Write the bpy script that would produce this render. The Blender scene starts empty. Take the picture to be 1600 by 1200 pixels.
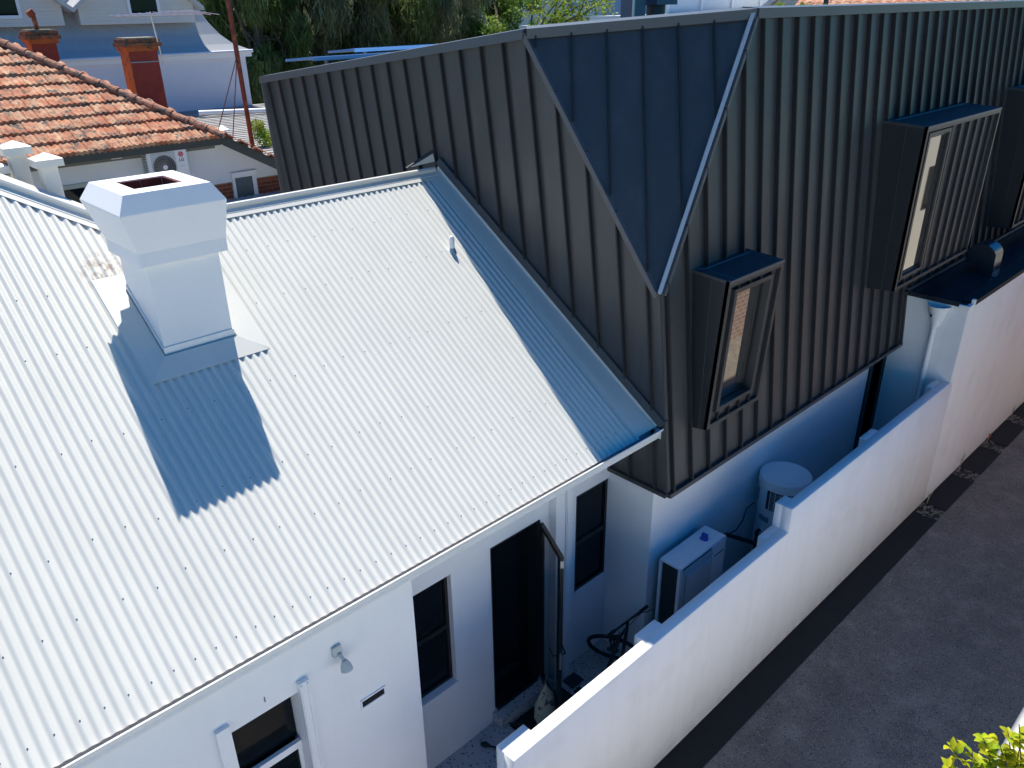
import bpy, bmesh, math, random
import numpy as np
from mathutils import Vector, Matrix
random.seed(7)
rnd = random.Random(11)
S = bpy.context.scene
COL = S.collection
H = 7.7
# ------------------------------------------------------------------ camera
cam = bpy.data.cameras.new('camera'); camo = bpy.data.objects.new('camera', cam); COL.objects.link(camo)
cam.sensor_width = 36; cam.lens = 36*1242.8/1600; cam.clip_start = .05; cam.clip_end = 2000
def cam_rot(yaw, pitch, roll):
    c, s = math.cos, math.sin
    f = Vector((c(pitch)*c(yaw), c(pitch)*s(yaw), -s(pitch)))
    r = f.cross(Vector((0, 0, 1))).normalized(); u = r.cross(f)
    r2 = c(roll)*r + s(roll)*u; u2 = -s(roll)*r + c(roll)*u
    return Matrix(((r2.x, u2.x, -f.x), (r2.y, u2.y, -f.y), (r2.z, u2.z, -f.z)))
camo.matrix_world = Matrix.Translation((0, 0, H)) @ cam_rot(*[math.radians(a) for a in (46.6779, 25.5291, -.8943)]).to_4x4()
S.camera = camo
# ------------------------------------------------------------------ light
SUN = Vector((.19, .502, 1.0)).normalized()
w = bpy.data.worlds.new('World'); S.world = w; w.use_nodes = True
nt = w.node_tree; sky = nt.nodes.new('ShaderNodeTexSky'); sky.sky_type = 'NISHITA'; sky.sun_disc = False
sky.sun_elevation = math.asin(SUN.z); sky.sun_rotation = math.atan2(SUN.x, SUN.y)
sky.air_density = 1.0; sky.dust_density = .2; sky.ozone_density = 2.5
bg = nt.nodes['Background']; bg.inputs[1].default_value = .078
hs0 = nt.nodes.new('ShaderNodeHueSaturation'); hs0.inputs['Saturation'].default_value = 1.45; nt.links.new(sky.outputs[0], hs0.inputs['Color']); tn = nt.nodes.new('ShaderNodeMix'); tn.data_type = 'RGBA'; tn.blend_type = 'MULTIPLY'; tn.inputs[0].default_value = 1; tn.inputs[7].default_value = (.41, 1.0, 1.17, 1); nt.links.new(hs0.outputs[0], tn.inputs[6]); nt.links.new(tn.outputs[2], bg.inputs[0])
sl = bpy.data.lights.new('sun', 'SUN'); sl.energy = 4.75; sl.angle = math.radians(.5); sl.color = (1, .96, .855)
so = bpy.data.objects.new('sun', sl); COL.objects.link(so); so.rotation_euler = SUN.to_track_quat('Z', 'Y').to_euler()
S.view_settings.view_transform = 'Standard'; S.view_settings.look = 'None'
S.view_settings.exposure = .64; S.view_settings.gamma = 1.0; S.view_settings.use_curve_mapping = False
# ------------------------------------------------------------------ materials
MATS = {}
def mat(name, col, rough=.6, metal=0, var=.0, vscale=3, bump=0, bscale=40, spec=.5, orand=0, alt=None, altscale=1.2, altlo=.55, althi=.7, trans=0, detail=5):
    if name in MATS: return MATS[name]
    m = bpy.data.materials.new(name); m.use_nodes = True; t = m.node_tree; N = t.nodes; L = t.links
    b = N['Principled BSDF']; b.inputs['Roughness'].default_value = rough; b.inputs['Metallic'].default_value = metal
    b.inputs['Specular IOR Level'].default_value = spec
    geo = N.new('ShaderNodeNewGeometry')
    rgb = N.new('ShaderNodeRGB'); rgb.outputs[0].default_value = (*col, 1); out = rgb.outputs[0]
    if alt:
        n = N.new('ShaderNodeTexNoise'); n.inputs['Scale'].default_value = altscale; n.inputs['Detail'].default_value = detail; n.inputs['Roughness'].default_value = .65
        L.new(geo.outputs['Position'], n.inputs['Vector'])
        r = N.new('ShaderNodeMapRange'); r.inputs[1].default_value = altlo; r.inputs[2].default_value = althi; r.clamp = True
        L.new(n.outputs[0], r.inputs[0]); mx = N.new('ShaderNodeMix'); mx.data_type = 'RGBA'
        L.new(r.outputs[0], mx.inputs[0]); L.new(out, mx.inputs[6]); mx.inputs[7].default_value = (*alt, 1); out = mx.outputs[2]
    if var or orand:
        hs = N.new('ShaderNodeHueSaturation'); L.new(out, hs.inputs['Color'])
        val = None
        if var:
            n = N.new('ShaderNodeTexNoise'); n.inputs['Scale'].default_value = vscale; n.inputs['Detail'].default_value = 6; n.inputs['Roughness'].default_value = .6
            L.new(geo.outputs['Position'], n.inputs['Vector'])
            r = N.new('ShaderNodeMapRange'); r.inputs[1].default_value = .25; r.inputs[2].default_value = .75; r.inputs[3].default_value = 1-var; r.inputs[4].default_value = 1+var
            L.new(n.outputs[0], r.inputs[0]); val = r.outputs[0]
        if orand:
            oi = N.new('ShaderNodeObjectInfo'); r = N.new('ShaderNodeMapRange'); r.inputs[3].default_value = 1-orand; r.inputs[4].default_value = 1+orand
            L.new(oi.outputs['Random'], r.inputs[0])
            if val:
                mu = N.new('ShaderNodeMath'); mu.operation = 'MULTIPLY'; L.new(val, mu.inputs[0]); L.new(r.outputs[0], mu.inputs[1]); val = mu.outputs[0]
            else: val = r.outputs[0]
        L.new(val, hs.inputs['Value']); out = hs.outputs[0]
    L.new(out, b.inputs['Base Color'])
    if bump:
        n = N.new('ShaderNodeTexNoise'); n.inputs['Scale'].default_value = bscale; n.inputs['Detail'].default_value = 4
        L.new(geo.outputs['Position'], n.inputs['Vector']); bp = N.new('ShaderNodeBump'); bp.inputs['Strength'].default_value = 1; bp.inputs['Distance'].default_value = bump
        L.new(n.outputs[0], bp.inputs['Height']); L.new(bp.outputs[0], b.inputs['Normal'])
    if trans:
        tr = N.new('ShaderNodeBsdfTranslucent'); L.new(out, tr.inputs[0]); ms = N.new('ShaderNodeMixShader'); ms.inputs[0].default_value = trans
        L.new(b.outputs[0], ms.inputs[1]); L.new(tr.outputs[0], ms.inputs[2]); L.new(ms.outputs[0], N['Material Output'].inputs[0])
    MATS[name] = m; return m
def tweak(m):
    return m.node_tree.nodes, m.node_tree.links
ROOFW = mat('white_roof_steel', (.665, .645, .595), .42, var=.03, vscale=1.3, spec=.45)
WALLW = mat('white_render', (.79, .79, .80), .85, var=.025, vscale=.8, bump=.0012, bscale=160, alt=(.70, .70, .70), altscale=.9, altlo=.55, althi=.95)
WALLF = mat('fence_render', (.86, .845, .83), .88, var=.03, vscale=.6, bump=.0010, bscale=150, alt=(.80, .78, .755), altscale=.55, altlo=.5, althi=.9)
TRIMW = mat('white_trim', (.78, .79, .80), .45, var=.02, vscale=4)
GUTTER = mat('gutter_paint', (.70, .70, .71), .4, var=.03, vscale=4)
CLAD = mat('charcoal_cladding', (.047, .049, .053), .40, var=.06, vscale=1.2, spec=.55, orand=.07)
CLADD = mat('charcoal_trim', (.055, .057, .061), .40, spec=.45, var=.04)
CAPG = mat('parapet_cap_metal', (.085, .09, .10), .42, spec=.5, var=.05)
DARKROOF = mat('dark_flat_roof', (.022, .027, .036), .30, var=.25, vscale=3, spec=.5, alt=(.06, .065, .07), altscale=1.8, altlo=.6, althi=.8)
BLACK = mat('black_frame', (.012, .013, .015), .35)
DARKIN = mat('dark_interior', (.004, .004, .005), .9)
RUBBER = mat('black_rubber', (.010, .010, .011), .6)
def glassmat(name, col, rough=.03, ior=1.52, spec=.6):
    m = mat(name, col, rough, spec=spec); m.node_tree.nodes['Principled BSDF'].inputs['IOR'].default_value = ior; return m
GLASS = glassmat('window_glass', (.006, .009, .012), spec=.16)
GLASSR = glassmat('mirror_glass', (.02, .025, .03), .02, 3.2, .8)
ASPH = mat('old_asphalt', (.19, .155, .122), .88, var=.22, vscale=2.2, bump=.004, bscale=90, alt=(.28, .235, .185), altscale=2.4, altlo=.48, althi=.72, detail=9)
def speck(m, scale, lo, col, size=.3, z=1):
    N, L = tweak(m); b = N['Principled BSDF']; src = b.inputs['Base Color'].links[0].from_socket
    g = N.new('ShaderNodeNewGeometry'); v = N.new('ShaderNodeTexVoronoi'); v.inputs['Scale'].default_value = scale; L.new(g.outputs['Position'], v.inputs['Vector'])
    r = N.new('ShaderNodeMapRange'); r.inputs[1].default_value = size; r.inputs[2].default_value = size*.7; r.inputs[3].default_value = 0; r.inputs[4].default_value = 1; L.new(v.outputs['Distance'], r.inputs[0])
    sx = N.new('ShaderNodeSeparateColor'); L.new(v.outputs['Color'], sx.inputs[0]); c = N.new('ShaderNodeMath'); c.operation = 'GREATER_THAN'; c.inputs[1].default_value = lo; L.new(sx.outputs[0], c.inputs[0])
    mu = N.new('ShaderNodeMath'); mu.operation = 'MULTIPLY'; L.new(r.outputs[0], mu.inputs[0]); L.new(c.outputs[0], mu.inputs[1])
    mx = N.new('ShaderNodeMix'); mx.data_type = 'RGBA'; L.new(mu.outputs[0], mx.inputs[0]); L.new(src, mx.inputs[6]); mx.inputs[7].default_value = (*col, 1); L.new(mx.outputs[2], b.inputs['Base Color'])
speck(ASPH, 55, .5, (.40, .38, .35), .32); speck(ASPH, 38, .7, (.03, .03, .03), .35)
PAVE = mat('speckled_paving', (.42, .43, .44), .7, var=.06, vscale=2)
speck(PAVE, 26, .35, (.10, .10, .11), .34); speck(PAVE, 60, .5, (.2, .2, .2), .3)
SOIL = mat('garden_soil', (.045, .038, .03), .95, var=.4, vscale=18, bump=.02, bscale=50, alt=(.11, .10, .07), altscale=9, altlo=.5, althi=.65)
MATT = mat('black_mat', (.013, .012, .011), .9, var=.2, vscale=20, bump=.004, bscale=150)
TILE = mat('terracotta_tile', (.42, .125, .052), .8, var=.2, vscale=9, orand=.16, bump=.003, bscale=60, alt=(.50, .29, .17), altscale=4.5, altlo=.42, althi=.62)
def lichen(m, scale, lo, hi, col):
    N, L = tweak(m); b = N['Principled BSDF']; src = b.inputs['Base Color'].links[0].from_socket
    g = N.new('ShaderNodeNewGeometry'); n = N.new('ShaderNodeTexNoise'); n.inputs['Scale'].default_value = scale; n.inputs['Detail'].default_value = 7; n.inputs['Roughness'].default_value = .72; L.new(g.outputs['Position'], n.inputs['Vector'])
    r = N.new('ShaderNodeMapRange'); r.inputs[1].default_value = lo; r.inputs[2].default_value = hi; L.new(n.outputs[0], r.inputs[0])
    mx = N.new('ShaderNodeMix'); mx.data_type = 'RGBA'; L.new(r.outputs[0], mx.inputs[0]); L.new(src, mx.inputs[6]); mx.inputs[7].default_value = (*col, 1); L.new(mx.outputs[2], b.inputs['Base Color'])
lichen(TILE, 6, .54, .60, (.07, .06, .05)); lichen(TILE, 15, .62, .68, (.55, .52, .44))
TILE2 = mat('ridge_terracotta', (.42, .17, .10), .85, var=.25, vscale=8, orand=.2, bump=.006, bscale=40)
lichen(TILE2, 9, .50, .58, (.06, .055, .05)); lichen(TILE2, 12, .62, .68, (.5, .46, .38))
BRICK = mat('red_brick', (.20, .052, .030), .85, var=.25, vscale=14, orand=.3, bump=.004, bscale=70)
MORTAR = mat('mortar', (.34, .29, .22), .95, var=.15, vscale=20, bump=.004, bscale=90)
CHRED = mat('red_painted_chimney', (.27, .052, .032), .75, var=.25, vscale=5, bump=.003, bscale=40)
CHORG = mat('chimney_orange', (.42, .13, .035), .85, var=.25, vscale=6, bump=.004, bscale=40, alt=(.08, .05, .03), altscale=7, altlo=.55, althi=.66)
CREAM = mat('cream_weatherboard', (.66, .64, .60), .7, var=.04)
LILAC = mat('white_painted_wall', (.70, .69, .72), .85, var=.05, vscale=.7)
CORR = mat('corrugated_steel', (.50, .50, .50), .38, var=.06, vscale=1)
GREYSH = mat('grey_shingle', (.30, .29, .28), .9, var=.2, vscale=5, orand=.15)
RUST = mat('rusty_steel', (.20, .045, .02), .7, var=.4, vscale=9, alt=(.34, .13, .05), altscale=5, altlo=.5, althi=.65)
METAL = mat('galvanised_metal', (.55, .56, .57), .35, metal=.8)
APPL = mat('appliance_white', (.72, .73, .74), .35, var=.02)
DGREY = mat('dark_grey_plastic', (.05, .052, .056), .5)
GREYG = mat('grey_green_trim', (.16, .16, .135), .6, var=.1, vscale=3)
CHARG = mat('dark_barge', (.045, .055, .05), .55, var=.1, vscale=3)
BLUEP = mat('blue_plastic', (.015, .07, .42), .4)
REDP = mat('red_badge', (.55, .01, .06), .5)
PANEL = mat('solar_glass_sky_tint', (.25, .42, .68), .12, spec=.9)  # pale blue base colour stands in for the sky reflected in the panels
BARK = mat('tree_bark', (.10, .08, .065), .9, var=.4, vscale=5, bump=.02, bscale=12)
SOLID_LEAF = dict(rough=.55, spec=.3)
def leafmat(name, col, alt, tr=.35, sc=.6):
    return mat(name, col, .5, var=.35, vscale=2.5, alt=alt, altscale=sc, altlo=.42, althi=.62, trans=tr, spec=.3)
LEAFD = leafmat('dark_olive_leaves', (.10, .16, .045), (.20, .25, .09), .5)
LEAFG = leafmat('green_leaves', (.11, .21, .04), (.28, .37, .07), .5)
LEAFY = leafmat('yellow_green_leaves', (.30, .34, .035), (.16, .30, .03), .4, 2.5)
LEAFS = leafmat('shrub_leaf', (.58, .54, .02), (.36, .50, .02), .35, 9)
TWIG = mat('dry_twig', (.45, .38, .28), .9, var=.2, vscale=30)
DIRT = mat('bare_ground', (.16, .14, .11), .95, var=.25, vscale=.5)
BAGM = mat('bag_print', (.48, .42, .30), .6, alt=(.10, .09, .10), altscale=9, altlo=.52, althi=.57)
SCREW = mat('screw_head', (.10, .11, .12), .5)
def overlay(m, col, build):
    N, L = tweak(m); b = N['Principled BSDF']; src = b.inputs['Base Color'].links[0].from_socket
    fac = build(N, L); mx = N.new('ShaderNodeMix'); mx.data_type = 'RGBA'; L.new(fac, mx.inputs[0]); L.new(src, mx.inputs[6]); mx.inputs[7].default_value = (*col, 1); L.new(mx.outputs[2], b.inputs['Base Color'])
def nmask(N, L, sc3, scale, lo, hi, amt, detail=5):
    g = N.new('ShaderNodeNewGeometry'); mp = N.new('ShaderNodeMapping'); mp.inputs['Scale'].default_value = sc3; L.new(g.outputs['Position'], mp.inputs[0])
    n = N.new('ShaderNodeTexNoise'); n.inputs['Scale'].default_value = scale; n.inputs['Detail'].default_value = detail; n.inputs['Roughness'].default_value = .65; L.new(mp.outputs[0], n.inputs['Vector'])
    r = N.new('ShaderNodeMapRange'); r.inputs[1].default_value = lo; r.inputs[2].default_value = hi; r.inputs[4].default_value = amt; L.new(n.outputs[0], r.inputs[0]); return r.outputs[0]
def mul(N, L, a, b):
    m = N.new('ShaderNodeMath'); m.operation = 'MULTIPLY'; L.new(a, m.inputs[0]); L.new(b, m.inputs[1]); return m.outputs[0]
def zmask(N, L, z0, z1):   # 1 at z0, 0 at z1
    g = N.new('ShaderNodeNewGeometry'); x = N.new('ShaderNodeSeparateXYZ'); L.new(g.outputs['Position'], x.inputs[0]); r = N.new('ShaderNodeMapRange'); r.inputs[1].default_value = z0; r.inputs[2].default_value = z1; r.inputs[3].default_value = 1; r.inputs[4].default_value = 0; L.new(x.outputs[2], r.inputs[0]); return r.outputs[0]
overlay(WALLF, (.52, .49, .44), lambda N, L: nmask(N, L, (1, 1, .10), 5, .48, .80, .16))
overlay(WALLF, (.50, .47, .42), lambda N, L: mul(N, L, nmask(N, L, (1, 1, 1), 7, .42, .66, .5, 8), zmask(N, L, .0, .28)))
overlay(WALLF, (.55, .52, .48), lambda N, L: nmask(N, L, (1, 1, 1), 1.3, .56, .62, .10, 2))
overlay(WALLW, (.55, .54, .52), lambda N, L: nmask(N, L, (1, 1, .12), 6, .52, .80, .12))
overlay(ROOFW, (.50, .50, .46), lambda N, L: nmask(N, L, (1, .12, .12), 9, .45, .80, .25))
overlay(ROOFW, (.52, .51, .47), lambda N, L: nmask(N, L, (1, 1, 1), 1.1, .50, .72, .12, 7))
def spot(N, L, c, r0):
    g = N.new('ShaderNodeNewGeometry'); v = N.new('ShaderNodeVectorMath'); v.operation = 'DISTANCE'; v.inputs[1].default_value = c; L.new(g.outputs['Position'], v.inputs[0]); r = N.new('ShaderNodeMapRange'); r.inputs[1].default_value = r0*.2; r.inputs[2].default_value = r0; r.inputs[3].default_value = 1; r.inputs[4].default_value = 0; L.new(v.outputs['Value'], r.inputs[0]); return r.outputs[0]
overlay(ROOFW, (.30, .22, .17), lambda N, L: mul(N, L, nmask(N, L, (1, .5, 1), 22, .44, .60, .8), spot(N, L, (2.08, 7.50, 5.62), .28)))
def cracks(N, L):
    g = N.new('ShaderNodeNewGeometry'); n = N.new('ShaderNodeTexNoise'); n.inputs['Scale'].default_value = 2.5; n.inputs['Detail'].default_value = 6; L.new(g.outputs['Position'], n.inputs['Vector'])
    a = N.new('ShaderNodeVectorMath'); a.operation = 'MULTIPLY_ADD'; a.inputs[1].default_value = (.8, .8, .8); L.new(n.outputs['Color'], a.inputs[0]); L.new(g.outputs['Position'], a.inputs[2])
    v = N.new('ShaderNodeTexVoronoi'); v.feature = 'DISTANCE_TO_EDGE'; v.inputs['Scale'].default_value = .55; L.new(a.outputs[0], v.inputs['Vector']); r = N.new('ShaderNodeMapRange'); r.inputs[1].default_value = .001; r.inputs[2].default_value = .004; r.inputs[3].default_value = .40; r.inputs[4].default_value = 0; L.new(v.outputs['Distance'], r.inputs[0]); return r.outputs[0]
overlay(ASPH, (.05, .045, .04), lambda N, L: nmask(N, L, (1, 1, 1), .9, .48, .70, .28, 9))
overlay(ASPH, (.34, .31, .27), lambda N, L: nmask(N, L, (1, 1, 1), 5, .60, .74, .50, 9))
overlay(ASPH, (.035, .03, .028), cracks)
overlay(CLAD, (.10, .10, .098), lambda N, L: nmask(N, L, (1, 1, .15), 4, .50, .85, .5))
for m_ in (CLAD,):
    N_, L_ = tweak(m_); g_ = N_.new('ShaderNodeNewGeometry'); mp_ = N_.new('ShaderNodeMapping'); mp_.inputs['Scale'].default_value = (1, 1, .45); L_.new(g_.outputs['Position'], mp_.inputs[0]); n_ = N_.new('ShaderNodeTexNoise'); n_.inputs['Scale'].default_value = 2.2; n_.inputs['Detail'].default_value = 2; L_.new(mp_.outputs[0], n_.inputs['Vector']); b_ = N_.new('ShaderNodeBump'); b_.inputs['Distance'].default_value = .035; b_.inputs['Strength'].default_value = .6; L_.new(n_.outputs[0], b_.inputs['Height']); L_.new(b_.outputs[0], N_['Principled BSDF'].inputs['Normal'])
# ------------------------------------------------------------------ object helpers
WPOS = {}
def link(o): COL.objects.link(o)
def tag(o, label=None, cat=None, group=None, kind=None):
    if label: o['label'] = label
    if cat: o['category'] = cat
    if group: o['group'] = group
    if kind: o['kind'] = kind
    return o
def thing(name, loc, label, cat, group=None):
    o = bpy.data.objects.new(name, None); link(o); o.location = loc; WPOS[o.name] = Vector(loc); o.empty_display_size = .1
    return tag(o, label, cat, group)
def place(o, parent, origin):
    link(o); WPOS[o.name] = Vector(origin)
    if parent: o.parent = parent; o.location = Vector(origin)-WPOS[parent.name]
    else: o.location = origin
    return o
def part(name, verts, faces, m, parent=None, smooth=False, mats=None, fm=None, normals=True):
    v = np.array([tuple(q) for q in verts], float)
    mn, mx = v.min(0), v.max(0); org = Vector(((mn[0]+mx[0])/2, (mn[1]+mx[1])/2, mn[2]))
    me = bpy.data.meshes.new(name); me.from_pydata((v-np.array(org)).tolist(), [], [tuple(f) for f in faces])
    for q in (mats or [m]): me.materials.append(q)
    if fm: me.polygons.foreach_set('material_index', fm)
    if smooth: me.polygons.foreach_set('use_smooth', [True]*len(me.polygons))
    me.update()
    if normals:
        b = bmesh.new(); b.from_mesh(me); bmesh.ops.recalc_face_normals(b, faces=b.faces); b.to_mesh(me); b.free()
    return place(bpy.data.objects.new(name, me), parent, org)
class MB:
    def __init__(s): s.v = []; s.f = []; s.m = []
    def add(s, v, f, mi=0):
        n = len(s.v); s.v += [Vector(q) for q in v]; s.f += [tuple(i+n for i in q) for q in f]; s.m += [mi]*len(f); return s
    def box(s, x0, x1, y0, y1, z0, z1, mi=0):
        return s.add([(x, y, z) for z in (z0, z1) for x, y in ((x0, y0), (x1, y0), (x1, y1), (x0, y1))],
                     [(3, 2, 1, 0), (4, 5, 6, 7), (0, 1, 5, 4), (1, 2, 6, 5), (2, 3, 7, 6), (3, 0, 4, 7)], mi)
    def obox(s, c, ax, ay, az, mi=0):   # centre, half-axes vectors
        c, ax, ay, az = map(Vector, (c, ax, ay, az))
        return s.add([c+sx*ax+sy*ay+sz*az for sz in (-1, 1) for sx, sy in ((-1, -1), (1, -1), (1, 1), (-1, 1))],
                     [(3, 2, 1, 0), (4, 5, 6, 7), (0, 1, 5, 4), (1, 2, 6, 5), (2, 3, 7, 6), (3, 0, 4, 7)], mi)
    def prism(s, poly, d, mi=0):        # planar polygon extruded by vector
        d = Vector(d); n = len(poly); p = [Vector(q) for q in poly]
        return s.add(p+[q+d for q in p], [tuple(range(n))[::-1], tuple(range(n, 2*n))]+[(i, (i+1) % n, n+(i+1) % n, n+i) for i in range(n)], mi)
    def tube(s, path, r, n=8, mi=0, cap=True):
        P = [Vector(q) for q in path]; R = r if isinstance(r, (list, tuple)) else [r]*len(P); base = len(s.v); up = None
        for i, p in enumerate(P):
            t = (P[min(i+1, len(P)-1)]-P[max(i-1, 0)]).normalized()
            if up is None: up = Vector((0, 0, 1)) if abs(t.z) < .9 else Vector((1, 0, 0))
            a = t.cross(up); a = a.normalized() if a.length > 1e-6 else Vector((1, 0, 0)); b = a.cross(t).normalized(); up = b
            s.v += [p+R[i]*(math.cos(2*math.pi*k/n)*a+math.sin(2*math.pi*k/n)*b) for k in range(n)]
        for i in range(len(P)-1):
            for k in range(n):
                s.f.append((base+i*n+k, base+i*n+(k+1) % n, base+(i+1)*n+(k+1) % n, base+(i+1)*n+k)); s.m.append(mi)
        if cap:
            s.f.append(tuple(base+k for k in range(n))[::-1]); s.f.append(tuple(base+(len(P)-1)*n+k for k in range(n))); s.m += [mi, mi]
        return s
    def build(s, name, m, parent=None, smooth=False, normals=True):
        ms = m if isinstance(m, list) else [m]
        o = part(name, s.v, s.f, ms[0], parent, smooth, ms, s.m if len(ms) > 1 else None, normals)
        return o
def smooth_by_angle(o, ang=40):
    me = o.data; me.polygons.foreach_set('use_smooth', [True]*len(me.polygons))
    b = bmesh.new(); b.from_mesh(me)
    for e in b.edges:
        if len(e.link_faces) == 2 and e.calc_face_angle(0) > math.radians(ang): e.smooth = False
        elif len(e.link_faces) != 2: e.smooth = False
    b.to_mesh(me); b.free(); return o
def bevel(o, w=.01, seg=2, ang=30):
    b = bmesh.new(); b.from_mesh(o.data); es = [e for e in b.edges if len(e.link_faces) == 2 and e.calc_face_angle(0) > math.radians(ang)]
    bmesh.ops.bevel(b, geom=es, offset=w, segments=seg, affect='EDGES', clamp_overlap=True); b.to_mesh(o.data); b.free(); return smooth_by_angle(o, 50)
def box(name, b, m, parent=None, bev=0):
    o = MB().box(*b).build(name, m, parent)
    return bevel(o, bev) if bev else o
def copy_part(src, parent, origin, rot=None):
    o = src.copy(); link(o); WPOS[o.name] = Vector(origin); o.parent = parent
    o.location = Vector(origin)-(WPOS[parent.name] if parent else Vector()); 
    if rot is not None: o.rotation_euler = rot
    return o
def wall_holes(mb, axis, c0, c1, a0, a1, z0, z1, holes, mi=0):
    """slab between planes c0,c1 on axis 'y' or 'x', spanning a0..a1, z0..z1 with rectangular holes (a0,a1,z0,z1)"""
    xs = sorted({a0, a1, *[h[0] for h in holes], *[h[1] for h in holes]}); zs = sorted({z0, z1, *[h[2] for h in holes], *[h[3] for h in holes]})
    xs = [x for x in xs if a0 <= x <= a1]; zs = [z for z in zs if z0 <= z <= z1]
    def P(a, c, z): return (a, c, z) if axis == 'y' else (c, a, z)
    inside = lambda a, z: any(h[0] < a < h[1] and h[2] < z < h[3] for h in holes)
    solid = {}
    for i in range(len(xs)-1):
        for j in range(len(zs)-1):
            solid[i, j] = not inside((xs[i]+xs[i+1])/2, (zs[j]+zs[j+1])/2)
    for (i, j), s_ in solid.items():
        if not s_: continue
        A, B, C, D = xs[i], xs[i+1], zs[j], zs[j+1]
        mb.add([P(A, c0, C), P(B, c0, C), P(B, c0, D), P(A, c0, D)], [(0, 1, 2, 3)], mi); mb.add([P(A, c1, C), P(B, c1, C), P(B, c1, D), P(A, c1, D)], [(3, 2, 1, 0)], mi)
        for di, dj, q in ((-1, 0, ((A, C), (A, D))), (1, 0, ((B, C), (B, D))), (0, -1, ((A, C), (B, C))), (0, 1, ((A, D), (B, D)))):
            if not solid.get((i+di, j+dj), False):
                (p, r_), (p2, r2) = q; mb.add([P(p, c0, r_), P(p2, c0, r2), P(p2, c1, r2), P(p, c1, r_)], [(0, 1, 2, 3)], mi)
    return mb
def weld(o):
    b = bmesh.new(); b.from_mesh(o.data); bmesh.ops.remove_doubles(b, verts=b.verts, dist=.0005); bmesh.ops.recalc_face_normals(b, faces=b.faces); b.to_mesh(o.data); b.free(); return o
# ================================================================== SETTING
tag(MB().add([(-250, -250, -.06), (350, -250, -.06), (350, 350, -.06), (-250, 350, -.06)], [(0, 1, 2, 3)]).build('ground', DIRT, normals=False), kind='structure')
g = MB().add([(-20, -.9, 0), (40, -.9, 0), (40, 3.06, 0), (-20, 3.06, 0)], [(0, 1, 2, 3)]).build('lane', ASPH, normals=False); tag(g, kind='structure')
tag(MB().box(-20, 40, 3.06, 3.43, -.05, -.006).build('garden_strip', SOIL), kind='structure')
g = MB().add([(-6, 3.44, .0), (12.7, 3.44, .0), (12.7, 5.3, .0), (-6, 5.3, .0)], [(0, 1, 2, 3)]).build('courtyard_paving', PAVE, normals=False); tag(g, kind='structure')
# black matting sections in the strip
xs = [-6.0, 12.35, 13.95, 15.35, 16.8, 30]
for i, (a, b_) in enumerate(((-6, 12.35), (12.72, 14.0), (14.33, 15.4), (15.75, 16.85), (17.2, 30))):
    q = MB().box(a, b_, 3.05, 3.428, -.004, .012).build('weed_mat', MATT)
    tag(q, ['long black weed mat strip at foot of white wall, nearest the camera', 'black weed mat piece between first and second soil gaps', 'black weed mat piece between second and third soil gaps', 'short black weed mat piece between third and fourth soil gaps', 'farthest black weed mat strip beyond the last soil gap'][i], 'weed mat', 'black weed mats along the foot of the lane wall')
# ================================================================== GARDEN WALL
gw = thing('garden_wall', (8, 3.48, 0), 'long white rendered boundary wall stepping up beside the dark lane', 'wall')
def gwpiece(x0, x1, z): return [(x0, z), (x1, z)]
pts = [(3.19, 0), (12.78, 0), (12.78, 2.26), (7.76, 2.26), (7.76, 1.93), (3.19, 1.93)]
bevel(MB().prism([(x, 3.43, z) for x, z in pts], (0, .13, 0)).build('wall', WALLF, gw), .006, 1)
for a, b_, z in ((3.19, 3.52, 1.93), (5.09, 5.42, 1.93), (7.44, 7.76, 1.93), (7.762, 7.98, 2.26), (10.0, 10.36, 2.26), (12.28, 12.64, 2.26)):
    bevel(MB().box(a, b_, 3.555, 3.655, 0, z-.001 if a < 7.8 and a > 7.7 else z).build('pier', WALLF, gw), .005, 1)
# ================================================================== OUTBUILDING AT RIGHT
ob = thing('white_outbuilding', (14, 3.6, 0), 'single storey white rendered block with dark flat roof beside the lane', 'building')
MB().box(12.65, 30, 3.431, 4.45, 0, 3.50).build('wall', WALLF, ob)
MB().box(12.66, 30, 3.47, 4.62, 3.50, 3.535).build('roof', DARKROOF, ob)
MB().box(12.64, 12.70, 3.56, 4.62, 3.49, 3.56).build('roof_edge_flashing', DARKROOF, ob)
MB().box(12.80, 30, 3.415, 3.60, 3.49, 3.565).build('roof_edge_flashing', mat('dark_edge_metal', (.018, .021, .026), .7, spec=.2), ob)
MB().box(12.62, 12.80, 3.415, 3.56, 3.47, 3.53).box(12.78, 12.84, 3.405, 3.45, 3.44, 3.60).build('corner_flashing', WALLF, ob)
# rainwater head and pipe
rh = MB(); n = 12
ring = lambda z, r, depth: [(12.645-depth*math.sin(math.pi*k/n), 3.83+r*math.cos(math.pi*k/n), z) for k in range(n+1)]
R0, R1 = ring(3.46, .17, .20), ring(3.12, .062, .09)
rh.add(R0+R1, [(k, k+1, n+2+k, n+1+k) for k in range(n)])
R2 = ring(3.46, .158, .185); R3 = ring(3.36, .145, .17)
rh.add(R0+R2, [(k, k+1, n+2+k, n+1+k) for k in range(n)]); rh.add(R2+R3, [(k, k+1, n+2+k, n+1+k) for k in range(n)])
rh.add(R3, [tuple(range(n+1))]); rh.add(R1, [tuple(range(n+1))])
rho = rh.build('rainwater_head', TRIMW, ob)
MB().tube([(12.462, 3.87, 3.315), (12.474, 3.87, 3.315)], .017, 10).build('overflow_hole', BLACK, rho)
smooth_by_angle(MB().tube([(12.585, 3.83, 3.14), (12.585, 3.83, .0)], .041, 16).build('downpipe', TRIMW, ob))
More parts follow.
